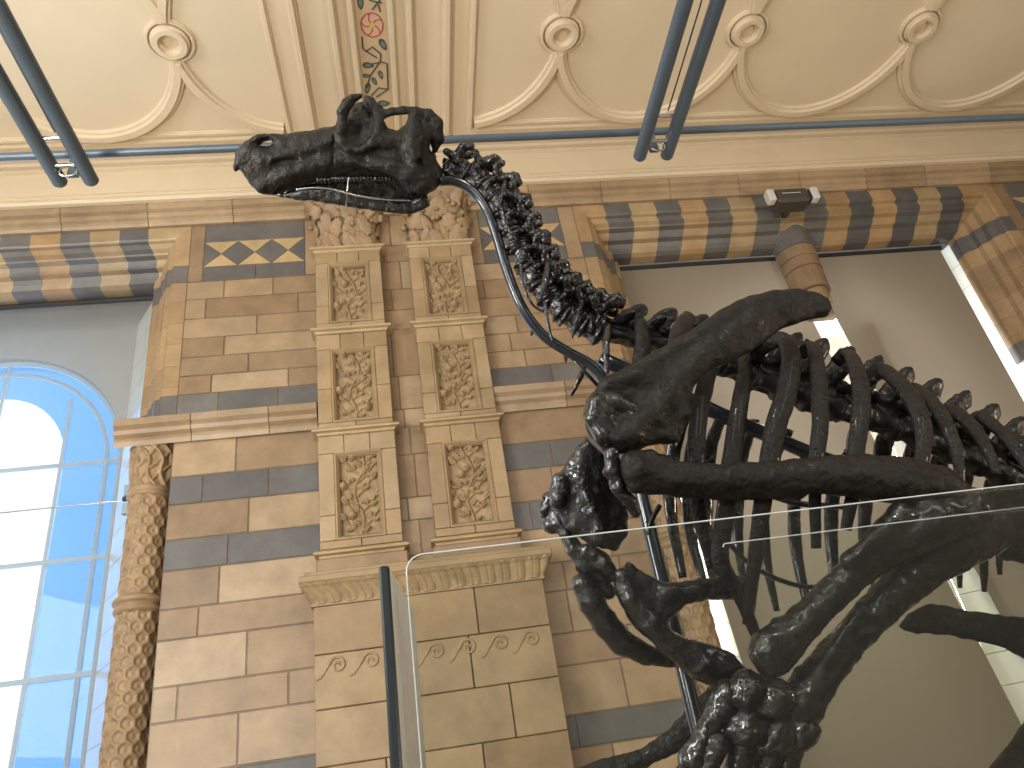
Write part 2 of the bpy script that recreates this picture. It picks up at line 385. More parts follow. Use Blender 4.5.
# painted flower, leaves and stems on the rib
def flat(mb, pts, z): n = len(pts); mb.add([(x, y, z) for x, y in pts] + [(x, y, z + .004) for x, y in pts], [tuple(range(n))[::-1]] + [(i, (i + 1) % n, (i + 1) % n + n, i + n) for i in range(n)])
def cpx(u, v): d = ray(u, v); k = (8.094 - CZ) / d[2]; return (d[0] * k, d[1] * k)
ZP = 8.0925
def paint(dy):
    fx, fy = cpx(372, 25); fy += dy
    m = MB(); flat(m, [(fx + .098 * math.cos(a), fy + .12 * math.sin(a)) for a in np.linspace(0, 2 * PI, 37)[:-1]], ZP + .001); m.build('painted_petals', PINK, ceil)
    m = MB(); m.tube([(fx + .1 * math.cos(a), fy + .122 * math.sin(a), ZP) for a in np.linspace(0, 2 * PI, 37)], .006, 6)
    for k in range(5):
        a0 = PI / 2 + k * 2 * PI / 5
        m.tube([(fx + r * math.cos(a0 + b), fy + r * 1.2 * math.sin(a0 + b), ZP) for r, b in ((.025, 0), (.05, .08), (.08, .32), (.1, .55))], .005, 6)
    m.build('painted_flower_outline', RED, ceil)
    m = MB(); flat(m, [(fx + .026 * math.cos(a), fy + .03 * math.sin(a)) for a in np.linspace(0, 2 * PI, 17)[:-1]], ZP - .001); m.build('painted_flower_centre', YEL, ceil)
    def zp(p): return cpx(330 + p[0] / 6.4, p[1] / 6.4)
    m = MB()
    for ln in ([(205, 235), (210, 310), (235, 330), (300, 370)], [(235, 325), (270, 300), (325, 345), (322, 390), (260, 480), (235, 560)], [(325, 395), (365, 405), (372, 570), (295, 620)], [(372, 570), (310, 562), (265, 610)], [(250, 0), (330, 20)], [(270, 60), (335, -20)], [(322, 75), (310, 30)], [(250, 410), (322, 400)]):
        m.tube([(x, y + dy, ZP) for x, y in (zp(p) for p in ln)], .008, 6)
    m.build('painted_stem', GREENP, ceil)
    for (cx, cy, an, le) in ((340, 285, 60, 42), (245, 418, 5, 38), (235, 485, 5, 26), (325, 480, 70, 30), (285, 520, 60, 28), (240, 565, 100, 36), (345, 662, 0, 40), (195, 20, 85, 42)):
        for r_, mt, nm, dz in ((1, GREENP, 'painted_leaf', 0), (.55, BLUEP, 'painted_leaf_centre', -.001)):
            a = math.radians(an); P = []
            for t in np.linspace(0, 2 * PI, 17)[:-1]:
                lx = math.cos(t) * le * r_; ly = math.sin(t) * le * .5 * r_ * (1 - .25 * math.cos(t))
                P.append(zp((cx + lx * math.cos(a) - ly * math.sin(a), cy + lx * math.sin(a) + ly * math.cos(a))))
            m = MB(); flat(m, [(x, y + dy) for x, y in P], ZP + dz); m.build(nm, mt, ceil)
paint(0)
# ---- floor
for nm_, a_, b_ in (('wall_front', (-7, -5.1, 0), (9.5, -5, 8.1)), ('wall_left', (-7.1, -5, 0), (-7, 6, 8.1)), ('wall_right', (9.5, -5, 0), (9.6, 6, 8.1))):
    S = MB(); S.box(a_, b_); struct(S.build(nm_, HALLW))['label'] = 'plain stone side of the hall'
S = MB(); S.box((-7, -5, -.1), (9.5, 9, 0)); struct(S.build('floor', FLOORM))['label'] = 'stone hall floor'
# ---- windows
vps = [(6.0, 7.165, 0), (6.0, 7.03, 0), (6.012, 7.01, .02), (6.045, 7.0, .03), (6.06, 6.95, .08), (6.10, 6.925, .1), (6.11, 6.91, .12), (6.17, 6.90, .13), (6.20, 6.86, .17), (6.22, 6.84, .19), (6.28, 6.83, .2), (6.31, 6.79, .24), (6.33, 6.74, .29), (6.38, 6.715, .31), (6.5, 6.715, .31)]
def window(n, xl, xr, joints_l, side_l=True, side_r=True):
    """frame moulding: striped lintel + block jambs with the same section; xl, xr = outer edges on the wall face"""
    Wn = MB(); prof = [(y, z) for y, z, _ in vps] + [(6.5, 7.165)]
    k = len(vps)
    # lintel voussoirs, slightly skewed
    nst = 17; xi0, xi1 = xl, xr
    off = [p[2] for p in vps]; tot = [7.165 - p[1] for p in vps]
    for i in range(nst):
        a = xl + .06 + (xr - xl - .20) * i / nst; b = xl + .06 + (xr - xl - .20) * (i + 1) / nst
        if i == 0: a = xl
        if i == nst - 1: b = xr
        V = []
        wob = [0, .01, .0, -.01, .02, .03, .02, .03, .02, .0, .01, 0, -.03, -.03, -.03]
        for x, e in ((a, i == 0), (b, i == nst - 1)):
            for j, (y, z, _) in enumerate(vps):
                sk = .05 * j / k + wob[j] * .8
                if i == 0 and x == a: xx = xl + tot[j] * .98
                elif i == nst - 1 and x == b: xx = xr - tot[j] * .98
                else: xx = min(max(x + sk, xl + tot[j]), xr - tot[j])
                V.append((xx, y, z))
        F = [(j, j + 1, j + 1 + k, j + k) for j in range(k - 1)]
        Wn.add(V, F, tcol(DARK, .95) if i % 2 else tcol([(.50, .36, .19), (.46, .33, .18), (.48, .31, .15)]))
    Wn.box((xl, 6.42, 6.86), (xr, 6.5, 7.165), JOINT)
    # jambs
    zs = [7.165, 6.66, 6.45] + [z for z in (6.22, 5.97, 5.74, 5.5, 5.28, 5.19, 4.99)]
    for s, xo in ((1, xl), (-1, xr)):
        V = [(xo + s * (tot[j] * .98 - .005), y + .004, min(zz, 7.16 - tot[j])) for zz in (7.16, 4.99) for j, (y, z, _) in enumerate(vps)]
        Wn.add(V, [(j, j + 1, j + 1 + k, j + k) if s < 0 else (j, j + k, j + 1 + k, j + 1) for j in range(k - 1)], JOINT)
    for s, xo, on in ((1, xl, side_l), (-1, xr, side_r)):
        if not on: continue
        for i in range(len(zs) - 1):
            zt, zb = zs[i] - .002, zs[i + 1] + .002; V = []
            dk = (i == 1) or zs[i] == 5.19
            for zz in (zt, zb):
                for j, (y, z, _) in enumerate(vps):
                    V.append((xo + s * tot[j] * .98, y, min(zz, 7.165 - tot[j])))
            F = [(j, j + 1, j + 1 + k, j + k) if s < 0 else (j, j + k, j + 1 + k, j + 1) for j in range(k - 1)]
            Wn.add(V, F, tcol(DARK) if dk else tcol([(.46, .31, .16), (.42, .28, .14), (.40, .27, .15)]))
        # below the string course: squared jamb behind the colonnette
        zz = 4.99
        while zz > 0:
            zn = max(0, zz - rnd.uniform(.25, .38))
            a, b = sorted((xo, xo + s * .14)); Wn.box((a, 6.14, zn + .003), (b, 6.4, zz - .003), tcol(), bev=.004)
            a, b = sorted((xo + s * .1, xo + s * .40)); Wn.box((a, 6.24, zn + .003), (b, 6.42, zz - .003), tcol([(.62, .62, .52), (.58, .57, .48)]), bev=.004)
            zz = zn
    o = struct(Wn.build('window_%d' % n, TERRA, tint=True)); return o
w1 = window(1, -6.83, -1.97, None); w1['label'] = 'arched window with a striped terracotta surround'
w2 = window(2, 1.97, 7.03, None); w2['label'] = 'blinded window with a striped terracotta surround'
def reveal(par, xa, ya, xb, yb, z0, z1):
    m = MB(); z = z1; t = .02
    while z > z0:
        zn = max(z0, z - .30)
        n = 2
        for i in range(n):
            f0, f1 = i / n + .004, (i + 1) / n - .004
            p = [(xa + (xb - xa) * f, ya + (yb - ya) * f) for f in (f0, f1)]
            V = [(p[0][0], p[0][1], zn + .003), (p[1][0], p[1][1], zn + .003), (p[1][0], p[1][1], z - .003), (p[0][0], p[0][1], z - .003)]
            g = rnd.uniform(.9, 1.); m.add(V, [(0, 1, 2, 3)], (.76 * g, .78 * g, .72 * g, 1))
        z = zn
    V = [(xa, ya + .004, z0), (xb, yb + .004, z0), (xb, yb + .004, z1), (xa, ya + .004, z1)]
    s = .012 if xb > xa else -.012
    V = [(v[0] - s, v[1], v[2]) for v in V]; m.add(V, [(0, 1, 2, 3)], (.3, .3, .27, 1))
    return m.build('white_tiled_reveal', WTILE, par, tint=True)
reveal(w1, -2.36, 6.40, -2.77, 7.0, 0, 6.72); reveal(w1, -6.44, 6.40, -5.94, 7.0, 0, 6.72)
reveal(w2, 2.36, 6.40, 2.82, 7.0, 0, 6.72); reveal(w2, 6.64, 6.40, 6.50, 7.0, 0, 6.72)
# outer wall with arched openings (left: two lights, the nearer one seen)
def outer_wall(par, cx, R, zs, xa, xb):
    m = MB(); y0, y1 = 7.0, 7.25; n = 24
    P = [(cx + R * math.cos(a), zs + R * math.sin(a)) for a in np.linspace(0, PI, n)]
    V = []; F = []
    for y in (y0, y1):
        for (x, z) in P: V.append((x, y, z))
        for (x, z) in P: V.append((x, y, 7.2))
    N0 = 2 * n
    for b in (0, N0):
        for i in range(n - 1): F.append((b + i, b + i + 1, b + n + i + 1, b + n + i))
    for i in range(n - 1): F.append((i, i + 1, N0 + i + 1, N0 + i))
    m.add(V, F)
    m.box((xa, y0, 0), (cx - R, y1, 7.2)); m.box((cx + R, y0, 0), (xb, y1, 7.2)); m.box((cx - R, y0, 0), (cx + R, y1, 1.2))
    return m.build('outer_wall', OWALL, par)
def glazing(par, cx, R, zs, blue=PBLUE):
    y = 7.08
    fr = MB(); n = 28
    for r_, t in ((R - .02, .035), (R - .16, .022)):
        pts = [(cx - r_, y, 1.2)] + [(cx + r_ * math.cos(a), y, zs + r_ * math.sin(a)) for a in np.linspace(PI, 0, n)] + [(cx + r_, y, 1.2)]
        fr.tube(pts, t, 6)
    for z in (zs, 4.18, 3.15, 2.2): fr.box((cx - R, y - .02, z - .022), (cx + R, y + .02, z + .022))
    for x in (cx + .68, cx - .68, cx + .02): fr.box((x - .016, y - .015, 1.2), (x + .016, y + .015, zs + (0.75 if abs(x - cx) > .3 else R)))
    fr.build('window_frame', BLUF, par)
    # blue border glass and clear centre glass
    m = MB(); V = []; F = []
    ro, ri = R - .02, .70
    for (r_) in (ro, ri):
        V += [(cx + r_ * math.cos(a), y + .005, zs + (r_ + (.12 if r_ == ri else 0)) * math.sin(a)) for a in np.linspace(0, PI, n)]
    F = [(i, i + 1, n + i + 1, n + i) for i in range(n - 1)]; m.add(V, F)
    for s in (-1, 1):
        a, b = sorted((cx + s * ri, cx + s * ro)); m.add([(a, y + .005, 1.2), (b, y + .005, 1.2), (b, y + .005, zs), (a, y + .005, zs)], [(0, 1, 2, 3)])
    # stepped lower silhouette of the blue glass
    m.build('blue_glass_pane' if blue is PBLUE else 'border_glass_pane', blue, par)
    m = MB(); V = [(cx, y + .006, zs)] + [(cx + ri * math.cos(a), y + .006, zs + (ri + .12) * math.sin(a)) for a in np.linspace(0, PI, n)]
    m.add(V, [(0, i, i + 1) for i in range(1, n)]); m.add([(cx - ri, y + .006, 1.2), (cx + ri, y + .006, 1.2), (cx + ri, y + .006, zs), (cx - ri, y + .006, zs)], [(0, 1, 2, 3)])
    m.build('clear_glass_pane', PANE, par)
outer_wall(w1, -4.04, 1.26, 5.15, -6.9, -2.0); glazing(w1, -4.04, 1.26, 5.15)
outer_wall(w2, 4.5, 1.6, 4.9, 1.97, 7.1); glazing(w2, 4.5, 1.6, 4.9, PANE)
# mullion of the right window
m = MB()
def halfcol(mb, cx, cy, r, z0, z1, col, n=12, ry=None):
    for (za, zb, c) in [(z0, z1, col)]:
        V = []
        for z in (za, zb): V += [(cx + r * math.cos(a), cy - (ry or r) * math.sin(a), z) for a in np.linspace(0, PI, n)]
        F = [(i, i + n, i + 1 + n, i + 1) for i in range(n - 1)] + [tuple(range(n)), tuple(range(n, 2 * n))[::-1]]; mb.add(V, F, c)
MX = 4.55
for (z0, z1, r, c) in ((6.62, 6.95, .235, tcol(DARK)), (6.47, 6.615, .23, tcol()), (6.33, 6.465, .225, tcol()), (6.05, 6.325, .215, tcol()), (5.90, 6.045, .18, tcol()), (5.72, 5.895, .15, tcol())): halfcol(m, MX, 6.44, r, z0, z1, c, ry=r * 1.1)
o = m.build('mullion', TERRA, w2, tint=True)
m = MB()
for q in range(7): m.box((2.36, 6.42, 5.0 + q * .245 + .003), (2.47, 6.60, 5.0 + (q + 1) * .245 - .003), tcol(), bev=.004)
m.build('inner_jamb', TERRA, w2, tint=True)
m = MB(); z = 5.72
while z > 0:
    zn = max(0, z - .27)
    for q in range(3):
        A_, B_ = np.array([4.40, 7.06]), np.array([5.22, 6.56]); a, b = A_ + (B_ - A_) * (q / 3 + .004), A_ + (B_ - A_) * ((q + 1) / 3 - .004)
        g = rnd.uniform(.92, 1); m.add([(a[0], a[1], zn + .003), (b[0], b[1], zn + .003), (b[0], b[1], z - .003), (a[0], a[1], z - .003), (a[0] + .2, a[1] + .3, zn + .003), (b[0] + .05, b[1] + .3, zn + .003), (b[0] + .05, b[1] + .3, z - .003), (a[0] + .2, a[1] + .3, z - .003)], [(0, 1, 2, 3), (1, 5, 6, 2), (4, 7, 6, 5), (0, 3, 7, 4), (3, 2, 6, 7), (0, 4, 5, 1)], (.78 * g, .80 * g, .74 * g, 1))
    z = zn
m.build('white_tiled_mullion', WTILE, w2, tint=True)

# ================================================================ THINGS ON THE WALL
# relief heightfield of vine leaves and fruit, in unit metres
def relief(nx, nz, wx, wz, seed, kind=0):
    r = np.random.RandomState(seed); X, Z = np.meshgrid(np.linspace(-wx / 2, wx / 2, nx), np.linspace(0, wz, nz))
    H = np.zeros_like(X) + .0015 * np.sin(X * 90 + r.rand() * 6) * np.sin(Z * 80)
    # main stem
    amp = wx * .13
    stem = lambda z: amp * np.sin(z / wz * 2 * PI * 1.3 + seed) * np.clip(z / wz * 3, 0, 1)
    d = np.abs(X - stem(Z)); H = np.maximum(H, np.clip(.016 - d * .9, 0, 1) * 1.1)
    n = int(9 * wz / .7) + 2
    for i in range(n):
        z0 = wz * (i + .3) / n; s = 1 if i % 2 else -1; x0 = stem(z0)
        # branch: arc up and outwards
        L = wx * (.34 + .1 * r.rand()); T = np.linspace(0, 1, 14)
        bx = x0 + s * L * T; bz = z0 + L * (.9 * T ** 1.6 + .3 * T) * .9
        for j in range(13):
            ax, az, cx, cz = bx[j], bz[j], bx[j + 1], bz[j + 1]
            h = np.clip(((X - ax) * (cx - ax) + (Z - az) * (cz - az)) / ((cx - ax) ** 2 + (cz - az) ** 2), 0, 1)
            dd = np.hypot(X - ax - h * (cx - ax), Z - az - h * (cz - az)); H = np.maximum(H, np.clip(.013 - dd * 1.1, 0, 1) * 1.2)
        spots = [(bx[-1], bz[-1], math.atan2(.9, s * .8), .085), (bx[7], bz[7], math.atan2(.1, s) + r.uniform(-.5, .5), .06), (bx[5], bz[5] + .02, math.atan2(1, s * .1) + r.uniform(-.3, .3), .06), (x0 - s * .02, z0 + .02, math.atan2(.5, -s) + r.uniform(-.3, .3), .065)]
        for (lx, lz, an, le) in spots:
            le *= wx / .36 * r.uniform(.85, 1.15); wd = le * .42; ca, sa = math.cos(an), math.sin(an)
            u = (X - lx) * ca + (Z - lz) * sa; v = -(X - lx) * sa + (Z - lz) * ca
            t = u / le; prof = np.where((t > 0) & (t < 1), np.sqrt(np.clip(t * (1 - t) * 4, 0, 1)) * (1 - .35 * t), 0)
            e = 1 - np.abs(v) / (wd * prof + 1e-6)
            hgt = np.where(e > 0, .010 + .016 * np.sqrt(np.clip(e, 0, 1)) * (.6 + .4 * np.sin(np.abs(v) / wd * 5)) - .008 * np.exp(-(v / .004) ** 2) + .008 * t, 0)
            H = np.maximum(H, hgt)
        if kind == 0 and i % 3 == 1 or kind and i % 4 == 2:
            fx, fz = x0 + s * wx * .27, z0 + .04; R_ = .038; q = np.clip(1 - ((X - fx) ** 2 + (Z - fz) ** 2) / R_ ** 2, 0, 1)
            H = np.maximum(H, .042 * np.sqrt(q))
    edge = np.minimum(np.minimum(X + wx / 2, wx / 2 - X), np.minimum(Z, wz - Z)); H *= np.clip(edge / .008, 0, 1)
    return X, Z, H
def pilaster(cx, label, seeds):
    hw = .315; yf = 5.88
    zs_ = lambda z: 1.55 + (z - 1.55) * .98
    t = thing('pilaster', label, 'pilaster', (cx, 6.0, 3.45))
    # frame of every stage: blocks around a sunk panel
    def stage(zt, zb, pt, pb, x0, x1, sd):
        m = MB(); g = .004
        pxl, pxr = cx - .195, cx + .195
        m.box((x0, yf + .075, zb), (x1, 6.0, zt), JOINT)
        nb = 2
        def B(a, b, c, d): m.box((a + g / 2, yf, c + g / 2), (b - g / 2, yf + .08, d - g / 2), tcol([(.46, .33, .18), (.43, .30, .16), (.49, .36, .21)]), bev=.004)
        third = (x1 - x0) / 3
        B(x0, x0 + third, pt, zt); B(x0 + third, x0 + 2 * third, pt, zt); B(x0 + 2 * third, x1, pt, zt)
        B(x0, cx, zb, pb); B(cx, x1, zb, pb)
        zz = [pb, pb + (pt - pb) * (.28 if sd % 2 else .45), pt]
        for i in range(2): B(x0, pxl, zz[i], zz[i + 1]); B(pxr, x1, zz[i], zz[i + 1])
        # inner rebate moulding
        m.sweep([(pxl, yf, pb), (pxr, yf, pb), (pxr, yf, pt), (pxl, yf, pt)], [(-.004, 0.03), (.0, -.006), (.014, -.008), (.02, .0), (.03, .01), (.04, .03), (.04, .06), (-.004, .06)], (0, 1., 0), True, tint=(.28, .2, .107, 1))
        m.build('panel_frame', TERRA, t, tint=True)
        wx = .39 - .05; X, Z, H = relief(96, int(96 * (pt - pb) / wx), wx, pt - pb - .05, sd, sd % 2)
        m = MB(); m.grid(np.stack([cx + X, yf + .068 - H * 1.75, pb + .025 + Z], -1)[:, ::-1]); m.build('vine_relief_panel', CARVE, t, smooth=True)
    x0, x1 = cx - hw, cx + hw
    stage(*[zs_(q) for q in (6.74, 5.80, 6.58, 5.85)], x0, x1, seeds[0]); stage(*[zs_(q) for q in (5.72, 4.73, 5.55, 4.78)], x0 - .005, x1 + .005, seeds[1]); stage(*[zs_(q) for q in (4.65, 3.63, 4.48, 3.70)], x0 - .01, x1 + .01, seeds[2])
    for z, e in ((6.76, .0), (5.77, .012), (4.70, .02), (3.60, .025)):
        z = zs_(z); m = MB(); pr = [(0, z + .015), (-.03 - e * .3, z + .012), (-.05 - e * .3, z - .005), (-.045 - e * .3, z - .02), (-.02, z - .028), (-.012, z - .045), (0, z - .05)]
        a, b = x0 - e, x1 + e; V = []
        n = len(pr)
        for (sx, k) in ((x0, -1), (x1, 1)):
            V += [(sx + k * (-p[0]), yf + p[0], p[1]) for p in pr]
        for (sx, k) in ((x1, 1), (x0, -1)):
            V += [(sx + k * (-p[0]), 6.0, p[1]) for p in pr]
        F = []
        for q in range(4):
            for i in range(n): F.append((q * n + i, q * n + (i + 1) % n, ((q + 1) % 4) * n + (i + 1) % n, ((q + 1) % 4) * n + i))
        m.add(V, F, (.37, .27, .15, 1)); m.build('ledge_moulding', TERRA, t, tint=True)
    m = MB(); m.box((x0 - .04, yf - .02, 3.372), (x1 + .04, 6.0, 3.512), tcol(), bev=.01); m.build('plinth_block', TERRA, t, tint=True)
    # capital: flaring bell wrapped with leaves
    nz, ns = 70, 230; zc0, zc1 = 6.675, 7.37
    r = np.random.RandomState(seeds[0] + 50); hh_ = zc1 - zc0
    def bell(sv, z):
        """point and outward direction on the flaring bell; sv runs left side, front, right side"""
        fl = .12 * z ** 2; a, b = x0 + .02 - fl * .3, x1 - .02 + fl * .3; yy = yf + .02 - fl; e = .07
        per = np.array([(a, 6.0), (a, yy + e), (a + e * .3, yy + e * .3), (a + e, yy), (b - e, yy), (b - e * .3, yy + e * .3), (b, yy + e), (b, 6.0)])
        sg = np.hypot(*np.diff(per, axis=0).T); cu = np.r_[0, np.cumsum(sg)]; q = min(max(sv, 0), 1) * cu[-1]; d = .01
        g = lambda q_: np.array([np.interp(q_, cu, per[:, 0]), np.interp(q_, cu, per[:, 1])])
        tn = g(min(q + d, cu[-1])) - g(max(q - d, 0)); tn /= np.linalg.norm(tn); p = g(q)
        return np.array([p[0], p[1], zc0 + hh_ * z]), np.array([tn[0], tn[1], 0]), np.array([tn[1], -tn[0], 0]), cu[-1]
    m = MB(); m.grid(np.array([[bell(a, b)[0] for a in np.linspace(0, 1, 60)] for b in np.linspace(0, 1, 12)])[:, ::-1])
    m.box((x0 - .06, yf - .115, 7.345), (x1 + .06, 6.0, 7.395))
    def blade(sv, z0, L, W_, tilt, curl, base):
        nu, nv = 13, 9; G = np.zeros((nu, nv, 3)); p0, tn, out, per = bell(sv, z0)
        for i_ in range(nu):
            t_ = i_ / (nu - 1); up = L * (t_ - .28 * max(0, t_ - .72) * 8 * (t_ - .72)); sd = math.sin(tilt) * L * t_ ** 1.3; oo = (base + curl * t_ ** 2.2) * (.4 if min(sv, 1 - sv) < .16 else 1)
            zz_ = z0 + up * math.cos(tilt) / hh_; c_, tn_, ou_, _ = bell(sv + sd / per, min(zz_, 1.)); c_ = c_ + np.array([0, 0, max(0, zz_ - 1) * 0])
            wv = W_ * math.sin(PI * min(1, t_ * .93 + .06) ** .85) ** .7 * (1 + .16 * math.sin(t_ * 19))
            for j_ in range(nv):
                v_ = (j_ / (nv - 1) - .5) * 2; lift = oo + .018 * (1 - v_ * v_) * (1 if abs(v_) > .1 else .55) - .012 * abs(math.sin(v_ * 4)) * t_
                G[i_, j_] = c_ + tn_ * v_ * wv * math.cos(tilt) - np.array([0, 0, 1]) * v_ * wv * math.sin(tilt) + ou_ * lift
        m.grid(G[:, ::-1]); m.grid(G - out * .010)
    for (z0, n_, L, W_, cu_, ba) in ((.0, 9, .20, .055, .05, .0), (.22, 8, .22, .062, .085, .012), (.48, 9, .24, .066, .11, .02)):
        for i_ in range(n_):
            sv = (i_ + .5 + r.uniform(-.3, .3)) / n_; blade(sv, z0 + r.uniform(-.05, .05) * (z0 > 0), L * r.uniform(.85, 1.15), W_ * r.uniform(.8, 1.25), r.uniform(-.75, .75), cu_ * r.uniform(.7, 1.2), ba + r.uniform(0, .015))
    for i_ in range(13):
        c_, _, ou_, _ = bell(r.rand(), r.uniform(.3, .9)); c_ = c_ + ou_ * .06; R_ = r.uniform(.022, .034)
        V = [c_ + R_ * np.array([math.cos(a) * math.cos(b), math.sin(a) * math.cos(b), math.sin(b)]) for b in np.linspace(-1.5, 1.5, 8) for a in np.linspace(0, 2 * PI, 12)]
        m.grid(np.array(V).reshape(8, 12, 3))
    m.build('leaf_capital', CARVED, t, smooth=True)
    return t
pilaster(-.43, 'left carved terracotta pilaster with vine panels and leafy capital, below the skull snout', (3, 8, 13))
pilaster(.48, 'right carved terracotta pilaster with vine panels and leafy capital, below the neck', (4, 9, 15))
# leaf trough between the two capitals
# pedestal under both pilasters
t = thing('pedestal', 'broad terracotta pedestal under both pilasters with leaf frieze and wave scrolls', 'pedestal', (0, 6.0, 0))
PX0, PX1, PY = -.80, .94, 5.76
m = MB(); m.box((PX0 + .01, PY + .03, 0), (PX1 - .01, 5.992, 3.15), JOINT)
zz = [3.12, 2.77, 2.40, 2.04, 1.7, 1.3, .9, .45, 0]; JX = [[-.80, -.2, .40, .94], [-.80, -.21, .32, .94], [-.80, -.1, .57, .94], [-.80, -.33, .33, .94]] * 2
for i in range(8):
    js = JX[i]
    for a, b in zip(js[:-1], js[1:]): m.box((a + .004, PY, zz[i + 1] + .003), (b - .004, PY + .06, zz[i] - .003), tcol([(.44, .31, .16), (.40, .27, .14), (.46, .33, .18)]), bev=.005)
    m.box((PX1 - .02, PY + .07, zz[i + 1] + .003), (PX1, 5.99, zz[i] - .003), tcol(), bev=.004); m.box((PX0, PY + .07, zz[i + 1] + .003), (PX0 + .02, 5.99, zz[i] - .003), tcol(), bev=.004)
m.build('block_body', TERRA, t, tint=True)
# frieze: flaring leaf band
nx_, nzz = 420, 30; U, V_ = np.meshgrid(np.linspace(0, 1, nx_), np.linspace(0, 1, nzz))
per = np.array([(PX0, 5.992), (PX0, PY), (PX1, PY), (PX1, 5.992)]); sg = np.hypot(*np.diff(per, axis=0).T); cu = np.r_[0, np.cumsum(sg)] / sg.sum()
G = np.zeros((nzz, nx_, 3)); ph = U * sg.sum() / .115
leaf = np.abs(((ph + .5 * V_ ** 2) % 1) - .5) * 2; H = .022 * np.sqrt(np.clip(1 - leaf ** 2 - (V_ - .45) ** 2 * 2.4, 0, 1)) - .008 * (leaf < .12) + .01 * ((V_ > .86) | (V_ < .06))
for j in range(nzz):
    fl = .075 * (j / (nzz - 1)) ** 1.6
    pr = per + np.array([(-fl, 0), (-fl, -fl), (fl, -fl), (fl, 0)]); px_ = np.interp(U[j], cu, pr[:, 0]); py_ = np.interp(U[j], cu, pr[:, 1])
    tx, ty = np.gradient(px_), np.gradient(py_); l = np.hypot(tx, ty)
    G[j, :, 0] = px_ + ty / l * H[j]; G[j, :, 1] = py_ - tx / l * H[j]; G[j, :, 2] = 3.13 + .15 * j / (nzz - 1)
m = MB(); m.grid(G[:, ::-1]); m.build('leaf_frieze', CARVE, t, smooth=True)
m = MB(); m.box((PX0 - .09, PY - .09, 3.28), (PX1 + .09, 5.992, 3.335), (.30, .215, .115, 1), bev=.008); m.box((PX0 - .05, PY - .05, 3.335), (PX1 + .05, 5.992, 3.37), (.29, .205, .107, 1), bev=.006)
m.box((PX0 - .01, PY - .012, 3.118), (PX1 + .01, 5.992, 3.133), (.32, .225, .12, 1)); m.build('cap_moulding', TERRA, t, tint=True)
for i in range(7):
    cx = PX0 + .17 + i * .235; m = MB()
    pts = [(cx - .15 + .03 * q, PY - .002, 2.60 + .014 * q * q) for q in range(0, 3)] + [(cx + (.062 - .0056 * a) * math.cos(PI * .95 - a), PY - .002, 2.685 + (.062 - .0056 * a) * math.sin(PI * .95 - a)) for a in np.linspace(0, 9.6, 40)]
    m.tube(pts, [.007] * 3 + list(np.linspace(.011, .008, 40)), 6); m.build('wave_scroll', CARVE, t, smooth=True)

